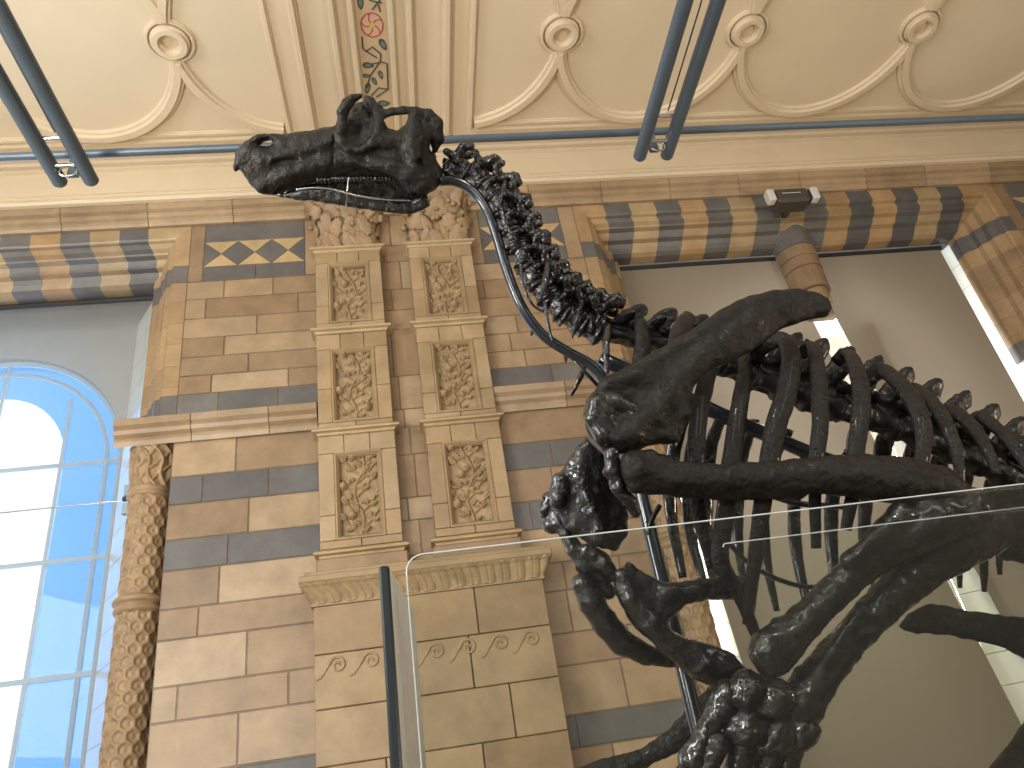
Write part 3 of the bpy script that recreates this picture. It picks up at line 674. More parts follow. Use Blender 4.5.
# colonnettes with hexagon diaper
def colonnette(cx, label):
    t = thing('colonnette', label, 'column', (cx, 6.14, 0)); cy, R = 6.14, .155
    def shaft(z0, z1, nm):
        na, nz_ = 150, int((z1 - z0) / .011); A, Z = np.meshgrid(np.linspace(0, 2 * PI, na), np.linspace(z0, z1, nz_))
        # hexagonal cells on the unrolled cylinder
        s = 2 * PI * R / 10; X = A * R; a1 = s; b1 = s * math.sqrt(3)
        def cell(ox, oz): qx = (X + ox) % a1 - a1 / 2; qz = (Z + oz) % b1 - b1 / 2; return np.maximum(np.abs(qx), np.abs(qx) * .5 + np.abs(qz) * .866)
        d = np.minimum(cell(0, 0), cell(a1 / 2, b1 / 2)) / (a1 / 2)
        H = np.clip((d - .62) / .2, 0, 1) * .016 + .007 * np.clip(1 - d / .35, 0, 1)
        r_ = R - .012 + H
        m = MB(); m.grid(np.stack([cx + r_ * np.cos(A), cy + r_ * np.sin(A), Z], -1)[:, ::-1]); m.build(nm, CARVED, t, smooth=True)
    shaft(3.46, 4.28, 'hexagon_patterned_shaft'); shaft(0, 3.33, 'hexagon_patterned_shaft')
    def lathe(prof, nm, mt=CARVED):
        V = []; n = 40
        for (r_, z) in prof: V += [(cx + r_ * math.cos(a), cy + r_ * math.sin(a), z) for a in np.linspace(0, 2 * PI, n + 1)[:-1]]
        F = [(i * n + k, i * n + (k + 1) % n, (i + 1) * n + (k + 1) % n, (i + 1) * n + k) for i in range(len(prof) - 1) for k in range(n)]
        m = MB(); m.add(V, F); m.build(nm, mt, t, smooth=True)
    lathe([(.03 + .12, 3.32), (.03 + .135, 3.325), (.03 + .15, 3.345), (.03 + .15, 3.365), (.03 + .132, 3.375), (.03 + .13, 3.39), (.03 + .155, 3.40), (.03 + .165, 3.42), (.03 + .155, 3.44), (.03 + .13, 3.45), (.03 + .12, 3.465)], 'shaft_ring')
    lathe([(.03 + .12, 4.27), (.03 + .14, 4.28), (.03 + .145, 4.295), (.03 + .13, 4.305), (.03 + .135, 4.33), (.03 + .145, 4.345), (.03 + .13, 4.36)], 'necking_ring')
    # capital: square-topped bell with interlaced strapwork
    na, nz_ = 220, 60; A, T = np.meshgrid(np.linspace(0, 2 * PI, na), np.linspace(0, 1, nz_))
    sq = 1 / np.maximum(np.abs(np.cos(A)), np.abs(np.sin(A))); sq = np.minimum(sq, 1.06)
    base = .145 * (1 - T) + .165 * T ** 1.2 * (1 + (sq - 1) * T)
    r1 = np.abs(((A * 5 / PI + 1.8 * T + .35 * np.sin(7 * T)) % 1) - .5); r2 = np.abs(((A * 4 / PI - 2.0 * T + .3 * np.sin(5 * T + 1)) % 1) - .5)
    H = .035 * np.clip(1 - r1 / .2, 0, 1) ** .5 + 0; H = np.maximum(H, .026 * np.clip(1 - r2 / .17, 0, 1) ** .5)
    r_ = base + H * np.sin(PI * np.clip(T * .95 + .04, 0, 1)) ** .3
    m = MB(); m.grid(np.stack([cx + r_ * np.cos(A), cy + r_ * np.sin(A) * .95, 4.35 + .40 * T], -1)[:, ::-1]); m.build('carved_capital', CARVED, t, smooth=True)
colonnette(-2.17, 'hexagon patterned terracotta colonnette with carved capital beside the bright arched window')
colonnette(2.17, 'hexagon patterned terracotta colonnette seen behind the ribs, beside the blinds')

# blinds and gauze
def blind(name, X0, X1, label, matl, z0, y=6.53, cat='blind', pleat=.0):
    x0, x1 = X0(6.7), X1(6.7)
    t = thing(name, label, cat, ((x0 + x1) / 2, y, 6.70), 'roller blinds on the right window' if 'taupe' in label else None)
    m = MB(); nx = 60; xs = np.linspace(x0, x1, nx); zs_ = np.linspace(z0, 6.68, 30)
    G = np.zeros((30, nx, 3))
    for j, z in enumerate(zs_):
        for i, x in enumerate(xs):
            G[j, i] = (X0(z) + (X1(z) - X0(z)) * i / (nx - 1), y + pleat * math.sin((x - x0) * 5 + .6 * z) * (6.7 - z) / 4, z)
    m.grid(G[:, ::-1]); m.build('cloth', matl, t, smooth=True)
    m = MB(); m.tube([(x0 - .02, y, 6.685), (x1 + .02, y, 6.685)], .028, 12); m.build('roller', DARKM, t)
    m = MB(); m.box((X0(z0), y - .01, z0 - .03), (X1(z0), y + .01, z0)); m.build('bottom_bar', DARKM, t)
    return t
blind('roller_blind', lambda z: 2.49 + .033 * (6.7 - z), lambda z: 4.50 + .08 * (6 - z), 'left taupe roller blind, between the neck and the mullion', BLIND, .5, pleat=.008)
blind('roller_blind', lambda z: 4.78 + .098 * (6 - z), lambda z: 6.47, 'right taupe roller blind, right of the mullion', BLIND, .5, pleat=.008)
blind('gauze_blind', lambda z: -6.3, lambda z: -2.46, 'sheer grey gauze blind over the arched window', GAUZE, 1.3, y=6.5)

# wire stay across the arched window with its bracket
t = thing('window_stay_wire', 'thin stay wire with small steel bracket across the arched window', 'wire', (-2.42, 6.2, 4.4))
def onY(u, v, y): d = ray(u, v); return CAMP + d * (y / d[1])
p0 = onY(128, 500, 6.36); m = MB(); m.tube([(-6.2, 6.36, p0[2] - .0), tuple(p0)], .007, 8); m.build('wire', BRIGHT, t)
BRK = mat('blue_grey_bracket', (.25, .33, .36), .4)
for a_, b_ in ((.03, .13), (-.14, -.04)): m = MB(); m.box(p0 + (-.03, -.04, a_), p0 + (.03, .01, b_), bev=.004); m.build('bracket_plate', BRK, t)
m = MB(); m.tube([p0 + (-.03, -.03, 0), p0 + (.06, -.03, 0)], .022, 10); m.build('clamp', DARKM, t)

# wall fixture above the mullion
fx = onY(792, 197, 5.72); t = thing('emergency_light', 'dark twin headed emergency light above the mullion', 'light', tuple(fx + (0, .1, 0)))
m = MB(); m.box(fx + (-.20, -.05, -.09), fx + (.19, .17, .10), bev=.03); m.build('housing', FIX, t)
m = MB(); m.box(fx + (-.02, .1, -.05), fx + (.04, .28, .05)); m.build('wall_bracket', FIX, t)
for s, nm in ((-1, 0), (1, 0)):
    m = MB(); c = fx + (s * .25, -.01, .0); m.box(c + (-.045, -.055, -.075), c + (.045, .06, .085), bev=.02); h = m.build('lamp_head', FIXW, t)
    m = MB(); m.box(c + (-s * .05 - .02, -.03, -.06), c + (-s * .05 + .02, .09, .07), bev=.01); m.build('lamp_collar', DARKM, t)
m = MB(); m.box(fx + (-.13, -.054, .01), fx + (.08, -.048, .018)); m.build('vent_slot', FIXW, t)

# ================================================================ LIGHTING RAILS
ry, rz = 3.4, 5.36
m = MB(); m.tube([(-6.5, ry, rz), (9, ry, rz)], .026, 14); tag(m.build('suspension_rod', STEEL), 'long blue grey steel rod running across below the ceiling', 'rod')
def railpair(sx, label):
    t = thing('twin_rail', label, 'rail', (sx * 1.78, 2.5, 5.2), 'twin rails hung across the rod')
    zc = 5.175
    for x in ((1.665, 1.85) if sx > 0 else (-1.90, -1.725)):
        m = MB(); m.tube([(x, -1.5, zc), (x, 3.44, zc), (x, 3.452, zc)], [.043, .043, .036], 18); m.build('tube', STEEL, t, smooth=False)
    xa, xb = (1.665, 1.85) if sx > 0 else (-1.90, -1.725)
    for y, z in ((3.12, zc + .01), (3.3, zc - .01)):
        m = MB(); m.tube([(xa, y, z), (xb, y, z)], .013, 10); m.build('cross_pin', BRIGHT, t)
    m = MB(); c = (xa + xb) / 2; m.tube([(c + .05 * math.cos(a), 3.34, zc - .02 + .04 * math.sin(a)) for a in np.linspace(0, 2 * PI, 20)], .006, 6); m.build('shackle', BRIGHT, t)
    m = MB(); m.tube([(c + .02, -1.5, zc + .1), (c + .02, 3.1, zc + .03)], .005, 6); m.build('cable', STEEL, t)
    m = MB(); m.sweep([(c, ry + .0, zc), (c, ry, rz - .03)], [(-.012, -.03), (.012, -.03), (.012, .03), (-.012, .03)], (1., 0, 0)); m.build('hanger_strap', STEEL, t)
railpair(-1, 'left blue grey twin rail ending above the snout'); railpair(1, 'right blue grey twin rail above the neck')

# ================================================================ GLASS BARRIER
GY = 1.30; gz = 1.975
def pane(name, label, x0, x1, y, zt, th=.012, R=.03, z0=.02):
    t = thing(name, label, 'glass', ((x0 + x1) / 2, y, 0))
    P = [(x0, z0), (x1, z0), (x1, zt)] + [(x0 + R - R * math.sin(a), zt - R + R * math.cos(a)) for a in np.linspace(0, PI / 2, 6)]
    n = len(P); V = [(x, y, z) for x, z in P] + [(x, y + th, z) for x, z in P]
    m = MB(); m.add(V, [tuple(range(n)), tuple(range(n, 2 * n))[::-1]]); m.build('pane', GLASS, t)
    e = MB(); e.tube([(x, y + th / 2, z) for x, z in P[2:]] + ([(x0, y + th / 2, z0)] if R > .01 else []), .0013, 6); e.build('polished_edge', FROST, t)
    return t
pane('glass_barrier', 'tall clear glass barrier pane in front of the skeleton with rounded top corner', -.022, 3.2, GY, gz)
pane('glass_barrier', 'second clear glass barrier pane seen through the first, behind the elbow', .73, 3.8, 1.72, 2.05, R=.008)
t = thing('side_glass_barrier', 'glass barrier pane seen edge on with black edge channel, left of the front pane', 'glass', (-.06, 1.3, 0))
m = MB(); m.box((-.068, 1.28, .02), (-.050, 1.30, 1.955), bev=.004); m.build('edge_channel', EDGE, t)
m = MB(); m.add([(-.050, 1.30, .02), (-.018, 1.62, .02), (-.018, 1.62, 1.955), (-.050, 1.30, 1.955), (-.062, 1.30, .02), (-.030, 1.62, .02), (-.030, 1.62, 1.955), (-.062, 1.30, 1.955)],
    [(0, 1, 2, 3), (4, 7, 6, 5), (3, 2, 6, 7), (1, 5, 6, 2)]); m.build('frosted_pane', FROST, t)
#SKEL
# ================================================================ SKELETON
FR = Frame((0, 2.10, 2.40), 18)
def snet(f, lo, hi, h):
    """surface nets on a sampled field"""
    ns = [max(3, int(math.ceil((hi[i] - lo[i]) / h)) + 1) for i in range(3)]
    ax = [lo[i] + h * np.arange(ns[i]) for i in range(3)]
    P = np.stack(np.meshgrid(*ax, indexing='ij'), -1); D = f(P); s = D < 0
    nx, ny, nz = ns; acc = np.zeros((nx - 1, ny - 1, nz - 1, 3)); cnt = np.zeros((nx - 1, ny - 1, nz - 1))
    cor = [(i, j, k) for i in (0, 1) for j in (0, 1) for k in (0, 1)]
    def sub(A, c): return A[c[0]:nx - 1 + c[0], c[1]:ny - 1 + c[1], c[2]:nz - 1 + c[2]]
    for a in cor:
        for d in range(3):
            if a[d]: continue
            b = list(a); b[d] = 1; b = tuple(b)
            da, db = sub(D, a), sub(D, b); m = (da < 0) != (db < 0); t = np.where(m, da / np.where(m, da - db, 1), 0)
            base = np.array(a, float); v = np.zeros(3); v[d] = 1
            acc += m[..., None] * (base + t[..., None] * v); cnt += m
    act = cnt > 0; idx = -np.ones(act.shape, int); idx[act] = np.arange(act.sum())
    V = np.array(lo) + h * (np.argwhere(act) + acc[act] / cnt[act][:, None]); F = []
    for d in range(3):
        e1, e2 = [(1, 2), (2, 0), (0, 1)][d]
        sl0 = [slice(None)] * 3; sl1 = [slice(None)] * 3; sl0[d] = slice(0, -1); sl1[d] = slice(1, None)
        a, b = s[tuple(sl0)], s[tuple(sl1)]; C = np.argwhere(a != b)
        C = C[(C[:, e1] > 0) & (C[:, e2] > 0) & (C[:, e1] < ns[e1] - 1) & (C[:, e2] < ns[e2] - 1)]
        u = np.zeros(3, int); u[e1] = 1; v = np.zeros(3, int); v[e2] = 1
        g = lambda c: idx[c[:, 0], c[:, 1], c[:, 2]]
        q = np.stack([g(C - u - v), g(C - v), g(C), g(C - u)], 1)
        inside = a[tuple(C.T)]; q[~inside] = q[~inside][:, ::-1]; F += q.tolist()
    return V, F
def smin(a, b, k): h = np.clip(.5 + .5 * (b - a) / k, 0, 1); return b + (a - b) * h - k * h * (1 - h)
def smax(a, b, k): return -smin(-a, -b, k)
def dcap(P, A, B, ra, rb):
    A = np.array(A, float); B = np.array(B, float); BA = B - A; h = np.clip(((P - A) @ BA) / (BA @ BA + 1e-12), 0, 1)
    return np.linalg.norm(P - A - h[..., None] * BA, axis=-1) - (ra + (rb - ra) * h)
def dell(P, C, R, rot=None):
    Q = P - np.array(C, float)
    if rot is not None: Q = Q @ np.array(rot, float).T
    R = np.array(R, float); k0 = np.linalg.norm(Q / R, axis=-1); k1 = np.linalg.norm(Q / R ** 2, axis=-1) + 1e-9; return k0 * (k0 - 1) / k1
def dpoly(X, Z, pts):
    d = np.full(X.shape, 1e9); ins = np.zeros(X.shape, bool); n = len(pts)
    for i in range(n):
        ax_, az = pts[i]; bx, bz = pts[(i + 1) % n]; ex, ez = bx - ax_, bz - az
        h = np.clip(((X - ax_) * ex + (Z - az) * ez) / (ex * ex + ez * ez + 1e-12), 0, 1)
        d = np.minimum(d, (X - ax_ - h * ex) ** 2 + (Z - az - h * ez) ** 2)
        c = (az > Z) != (bz > Z); ins ^= c & (X < (bx - ax_) * (Z - az) / (bz - az + 1e-12) + ax_)
    d = np.sqrt(d); return np.where(ins, -d, d)
class Field:
    """union of shapes in frame fr; control points are traced sight points on planes lying c in front of the frame plane"""
    def __init__(s, fr=None, c=0.): s.fr = fr or FR; s.c = c; s.ops = []; s.lo = np.full(3, 1e9); s.hi = -s.lo
    def L(s, u, v, c=None): return s.fr.loc(u, v, s.c if c is None else c)
    def ext(s, p, r): s.lo = np.minimum(s.lo, np.asarray(p) - r); s.hi = np.maximum(s.hi, np.asarray(p) + r)
    def chain(s, pts, k=.012, sub=False):
        """pts (u, v, c, rpx)"""
        Q = [(s.L(u, v, c), r * s.fr.px(u, v, c)) for u, v, c, r in pts]
        if not sub:
            for p, r in Q: s.ext(p, r)
        def f(P):
            d = None
            for (a, ra), (b, rb) in zip(Q[:-1], Q[1:]):
                e = dcap(P, a, b, ra, rb); d = e if d is None else smin(d, e, .008)
            if len(Q) == 1: d = np.linalg.norm(P - Q[0][0], axis=-1) - Q[0][1]
            return d
        s.ops.append((f, k, sub)); return s
    def plate(s, out, T, c=None, holes=(), k=.012, rnd_=.8, sub=False, bend=None, ridge=None):
        """extruded rounded outline; T half thickness or function of (x, z) local; bend(x, z) -> offset of the mid-surface"""
        cc = s.c if c is None else c
        O = [tuple(s.L(u, v, cc)[:2]) for u, v in out]; Hs = [[tuple(s.L(u, v, cc)[:2]) for u, v in h] for h in holes]
        tm = T if not callable(T) else .1
        if not sub:
            for o in O: s.ext((o[0], o[1], cc), 0); s.ext((o[0], o[1], cc), 0)
            s.lo[2] = min(s.lo[2], cc - tm * 1.3 - (.05 if bend else 0)); s.hi[2] = max(s.hi[2], cc + tm * 1.3 + (.05 if bend else 0))
        def f(P):
            X, Z = P[:, :, 0, 0], P[:, :, 0, 1]; d2 = dpoly(X, Z, O)
            for h in Hs: d2 = smax(d2, -dpoly(X, Z, h), .006)
            t = T(X, Z) if callable(T) else np.full(X.shape, T)
            wgt = np.clip(-d2 / (t * 1.2), 0, 1); t = t * (.62 + .38 * np.sqrt(wgt * (2 - wgt)))
            r = t * rnd_; cm = cc + (bend(X, Z) if bend else 0) + np.zeros(X.shape)
            a = d2[..., None] + r[..., None]; b = np.abs(P[..., 2] - cm[..., None]) - t[..., None] + r[..., None]
            return np.hypot(np.maximum(a, 0), np.maximum(b, 0)) + np.minimum(np.maximum(a, b), 0) - r[..., None]
        s.ops.append((f, k, sub)); return s
    def build(s, name, mt, parent, h=.006, amp=.004, ns=16., seed=0, label=None):
        pad = 3 * h; s_ = s.ops
        def f(P):
            d = None
            for g, k, sub in s_:
                e = g(P)
                if d is None: d = e
                elif sub: d = smax(d, -e, k)
                else: d = smin(d, e, k)
            return d
        V, F = snet(f, s.lo - pad, s.hi + pad, h)
        V = s.fr.world(V)
        return finish(name, V, F, mt, parent, amp, ns, seed, label)
def rough(me, amp, ns, seed):
    n = len(me.vertices); co = np.zeros(n * 3); me.vertices.foreach_get('co', co); co = co.reshape(-1, 3)
    no = np.zeros(n * 3); me.vertex_normals.foreach_get('vector', no); no = no.reshape(-1, 3)
    off = Vector((seed * 7.3, seed * 3.1, seed * 1.7)); d = np.zeros(n)
    for i in range(n):
        p = Vector(co[i]) * ns + off
        a = noise.noise(p); d[i] = (1 - 2 * abs(a)) * .6 - .2 + noise.noise(p * 2.7) * .45
    me.vertices.foreach_set('co', (co + no * (d * amp)[:, None]).reshape(-1)); me.update()
def finish(name, V, F, mt, parent, amp, ns, seed, label):
    o = mesh(name, V, F, mt, parent, smooth=True)
    if amp: rough(o.data, amp, ns, seed); rough(o.data, amp * .45, ns * 3.2, seed + 5)
    if label: o['label'] = label
    return o
sk = thing('dinosaur_skeleton', 'black varnished mounted skeleton of a large plant eating dinosaur, head raised to the left', 'skeleton', (.8, 2.1, 0))
# ---- skull (its own, more strongly tilted plane so that its side faces the hall floor)
_hp = FR.world(FR.loc(345, 160, 0)); HF = Frame(_hp, 44)
hw = HF.loc(440, 180)[0] - HF.loc(235, 170)[0]; hx0 = HF.loc(235, 170)[0]
def TS(x, z): q = np.clip((x - hx0) / hw, 0, 1); return .030 + .050 * q ** .8
sf = Field(HF)
out = [(233.5, 167), (236, 154), (245, 142), (257, 135), (272, 133), (286, 134.5), (302, 132), (318, 129.5), (332, 127), (341, 124), (345, 118), (352, 116), (366, 113), (377, 116), (384, 120), (396, 129), (405, 126), (413, 117), (424, 112),
       (434, 118), (439, 128), (438, 140), (433, 150), (436, 160), (443, 172), (441, 184), (432, 191), (421, 194), (408, 193), (400, 185), (392, 180.5), (365, 178), (337, 179), (312, 182.5), (295, 189), (275, 195), (262, 193), (252, 186), (245, 177), (240, 169), (234.5, 173)]
sf.plate(out, TS, holes=[[(257, 145.5), (263, 141), (270, 139.5), (273, 144), (268, 146.5), (260, 147)]], rnd_=.7)
sf.s_hi = None
sf.hi[2] += .02; sf.lo[2] -= .02
# cheek, maxilla and brow ridges on the near side
sf.chain([(262, 188, .030, 5), (292, 172, .040, 6), (325, 162, .05, 5), (350, 160, .062, 4), (372, 164, .07, 5), (392, 166, .075, 7), (408, 175, .075, 9), (420, 184, .07, 10)], k=.02)
sf.chain([(250, 150, .02, 5), (262, 160, .03, 6), (280, 158, .035, 6), (310, 148, .04, 5), (335, 140, .05, 5)], k=.02)
sf.chain([(343, 143, .06, 4), (342, 126, .065, 5.5), (343, 112, .07, 5.5), (347, 104, .075, 4.8), (353, 98.5, .078, 3.6), (360, 95.8, .08, 2.4)], k=.01)
sf.chain([(343, 143, .06, 5), (350, 150, .065, 4), (362, 150, .07, 4), (373, 143, .07, 5), (378, 132, .06, 6), (380, 120, .055, 6), (377, 110, .045, 5.5), (371, 102, .03, 4.0), (366, 98, .02, 2.6)], k=.012)
sf.chain([(356, 112, .0, 7), (365, 108, .0, 6), (374, 114, 0, 7)], k=.012)
sf.chain([(380, 116, .05, 4.5), (392, 112, .06, 4), (404, 111, .06, 3.8), (416, 112, .055, 4.5), (428, 115, .05, 6), (436, 124, .05, 7), (438, 138, .05, 5.5), (435, 149, .045, 3.2)], k=.01)
sf.chain([(414, 118, .055, 7), (414, 134, .065, 9), (412, 150, .07, 9), (416, 168, .07, 10), (424, 182, .065, 11)], k=.014)
sf.chain([(384, 142, .06, 8), (400, 140, .06, 7), (412, 140, .065, 8)], k=.014)
for v_, r_ in ((183, 3.2), (187.5, 2.0)):
    pass
# hollows: eye socket, cheek window, quadrate notch, temporal window
sf.chain([(356, 131, .075, 8.5), (362, 128, .09, 8)], k=.01, sub=True)
sf.chain([(352, 156, .085, 4), (364, 159, .085, 5), (374, 160, .09, 3)], k=.01, sub=True)
sf.chain([(420, 163, .09, 4.5), (424, 172, .09, 3)], k=.008, sub=True)
sf.chain([(276, 163, .05, 3.5), (296, 160, .055, 2.4)], k=.01, sub=True)
sf.plate([(381.5, 122), (389, 118.3), (400, 116), (409.5, 116), (408, 120), (403, 127), (397, 131.5), (389, 130)], .3, k=.004, sub=True)
sf.plate([(428.5, 141), (431, 141), (432.5, 150), (431.5, 156), (429, 150)], .3, k=.003, sub=True)
for a, b in (((335, 125), (334, 140)), ((334, 140), (332, 180))):
    sf.chain([(a[0], a[1], .062, 1.6), (b[0], b[1], .062, 1.6)], k=.003, sub=True)
skull = sf.build('skull', BONEM, sk, h=.0045, amp=.0045, ns=14, seed=1, label='skull with toothless beak, eye socket and brow horns')
# teeth under the maxilla, a sub-part of the skull
tm = MB()
for i in range(22):
    u = 318 + i * 3.6; v = 179.5 + (1.5 if i < 4 else 0)
    a = HF.world(HF.loc(u, v - 3, .042)); b = HF.world(HF.loc(u + .6, v + 2.2, .036)); tm.tube([a, (a + b) / 2, b], [.0068, .0066, .004], 7)
tm.build('tooth_row', BONEG, skull, smooth=True)['kind'] = 'stuff'
# lower jaw: two tapering dentaries joined at the beak
jout = [(266, 193), (283, 193.5), (300, 189.5), (318, 188.5), (337, 190), (358, 195), (380, 200), (402, 202), (418, 198), (427, 195), (430, 206), (420, 211), (408, 215), (396, 213), (382, 212), (360, 209), (338, 205), (318, 201.5), (296, 200), (278, 196.5)]
for s_, nm in ((1, 'near'), (-1, 'far')):
    jf = Field(HF, .045 * s_)
    cshift = lambda x, z, s_=s_: -s_ * .025 * np.clip(1 - (x - hx0) / hw * 1.4, 0, 1)
    jf.plate(jout if s_ > 0 else [(290, 189), (318, 182), (345, 178), (380, 176), (405, 180), (425, 190), (430, 206), (408, 214), (360, 208), (318, 201), (285, 196)], .012, bend=cshift)
    jb = jf.build('lower_jaw', BONEG, sk, h=.005, amp=.004, ns=22, seed=3 + s_)
m = MB(); wire = [HF.world(HF.loc(u, v, .065)) for u, v in [(296, 189.5), (312, 188), (330, 189), (352, 194.5), (370, 198), (390, 200), (410, 200.5)]]
m.tube(catmull(wire, 5), .0032, 8); m.build('jaw_wire', BRIGHT, sk, smooth=True)
m = MB(); m.tube([HF.world(HF.loc(348.5, 177, .075)), HF.world(HF.loc(347.5, 190, .075)), HF.world(HF.loc(346, 207, .068))], .0022, 6); m.build('jaw_tie_wire', BRIGHT, sk, smooth=True)

# ---- vertebrae: models in a local frame (t forward->back, n up, b sideways), centrum length 1
def vertebra(kind, seed):
    r = random.Random(seed)
    def f(P):
        d = dcap(P, (-.42, 0, 0), (.42, 0, 0), .40, .44); d = smax(d, -dell(P, (0, -.55, 0), (.42, .3, .6)), .1)
        d = smin(d, dell(P, (-.40, 0, 0), (.14, .46, .48)), .08); d = smin(d, dell(P, (.42, 0, 0), (.14, .48, .50)), .08)
        d = smin(d, dell(P, (0, .5, 0), (.40, .34, .30)), .12)
        for s in (-1, 1):
            if kind == 'c':
                d = smin(d, dcap(P, (0, .5, s * .25), (-.55, .72, s * .52), .17, .19), .08)
                d = smin(d, dcap(P, (.0, .6, s * .22), (.50, 1.0, s * .42), .22, .24), .1)
                d = smin(d, dcap(P, (.42, .98, s * .40), (.95, .98, s * .46), .22, .17), .08)
                d = smin(d, dcap(P, (-.1, .3, s * .3), (.05, .05, s * .78), .17, .15), .08)
            else:
                d = smin(d, dcap(P, (-.05, .7, s * .15), (.08, 1.05, s * .95), .20, .14), .1)
                d = smin(d, dcap(P, (-.05, .62, s * .2), (-.6, .80, s * .26), .15, .13), .08)
                d = smin(d, dcap(P, (.1, .66, s * .2), (.62, .72, s * .22), .15, .13), .08)
        if kind == 'c': d = smin(d, dcap(P, (.05, .7, 0), (.35, 1.16, 0), .14, .10), .1)
        else:
            Q = P.copy(); Q[..., 0] -= .36 * (Q[..., 1] - .6)
            d = smin(d, np.maximum(dell(Q, (0, 1.15, 0), (.42, 1.25, .16)), .5 - P[..., 1]), .1)
        return d
    V, F = snet(f, (-1.1, -.7, -1.3), (1.5, 2.7, 1.3), .075)
    m = mesh('tmp', V, F, BONEV if kind == 'c' else BONEW, None, True); rough(m.data, .09, 1.9, seed); rough(m.data, .025, 4.5, seed + 9); me = m.data; bpy.data.objects.remove(m); me.name = 'cervical_vertebra' if kind == 'c' else 'dorsal_vertebra'; return me
CV = [vertebra('c', i) for i in (1, 2, 3)]; DV = [vertebra('d', i) for i in (4, 5, 6)]
def along(P, n):
    P = np.array(P); sg = np.r_[0, np.cumsum(np.linalg.norm(np.diff(P, axis=0), axis=1))]; q = np.linspace(0, sg[-1], n); return np.stack([np.interp(q, sg, P[:, i]) for i in range(3)], 1)
INV = lambda o: Matrix.Translation(-Vector(sk.location))
def place_vert(me, name, c, t, L, H, Wd, roll=0.):
    nrm = FR.ax[2]; t = t / np.linalg.norm(t); nrm = nrm - t * (nrm @ t); nrm /= np.linalg.norm(nrm); up = np.cross(nrm, t); up = up if up[2] > 0 or t[2] < -.8 else -up
    if up[0] < 0 and abs(t[2]) > .8: up = -up
    b = np.cross(t, up)
    o = bpy.data.objects.new(name, me); COL.objects.link(o); o.parent = sk; o.matrix_parent_inverse = INV(o)
    M = Matrix(((t[0] * L, up[0] * H, b[0] * Wd, c[0]), (t[1] * L, up[1] * H, b[1] * Wd, c[1]), (t[2] * L, up[2] * H, b[2] * Wd, c[2]), (0, 0, 0, 1)))
    o.matrix_basis = M; return o
npx = [(447, 170), (462, 168), (480, 178), (494, 193), (503, 211), (511, 230), (519, 250), (530, 271), (543, 291), (559, 308), (579, 322), (600, 332)]
NP = catmull([FR.world(FR.loc(u, v, 0)) for u, v in npx], 8)
c_ = along(NP, 13)
for i in range(12):
    c = (c_[i] + c_[i + 1]) / 2; t = c_[i + 1] - c_[i]; L = np.linalg.norm(t); g = .84 + .46 * (i / 11) ** .8
    s = .060 * g * 1.12
    place_vert(CV[i % 3], 'cervical_vertebra', c, t, L * .92, s * 1.18, s * 1.1)
dpx = [(604, 334), (640, 341), (680, 350), (715, 362), (750, 377), (790, 393), (830, 406), (870, 419), (915, 436), (960, 455), (1005, 476), (1060, 502)]
DP = catmull([FR.world(FR.loc(u, v, -.02)) for u, v in dpx], 8); nd = 17
c_ = along(DP, nd)
for i in range(nd - 1):
    c = (c_[i] + c_[i + 1]) / 2; t = c_[i + 1] - c_[i]; L = np.linalg.norm(t); hgt = .056 + .024 * min(1, i / 6)
    place_vert(DV[i % 3], 'dorsal_vertebra', c, t, L * .98, hgt * (.95 if i < 3 else 1.18), .090)
# ossified tendons: lattice of thin rods over the spines
for k in range(9):
    m = MB(); a = 4 + k * 8; pts = []
    for q in range(0, 26, 5):
        j = min(len(DP) - 1, 18 + k * 7 + q); p = DP[j] + np.array([0, -.02 - .003 * k, .055 + .012 * (q / 5) * (1 if k % 2 else -1) + .03 * (k % 2 == 0)]); pts.append(p)
    m.tube(catmull(pts, 3), .0055, 6); m.build('ossified_tendon', BONE, sk, smooth=True)

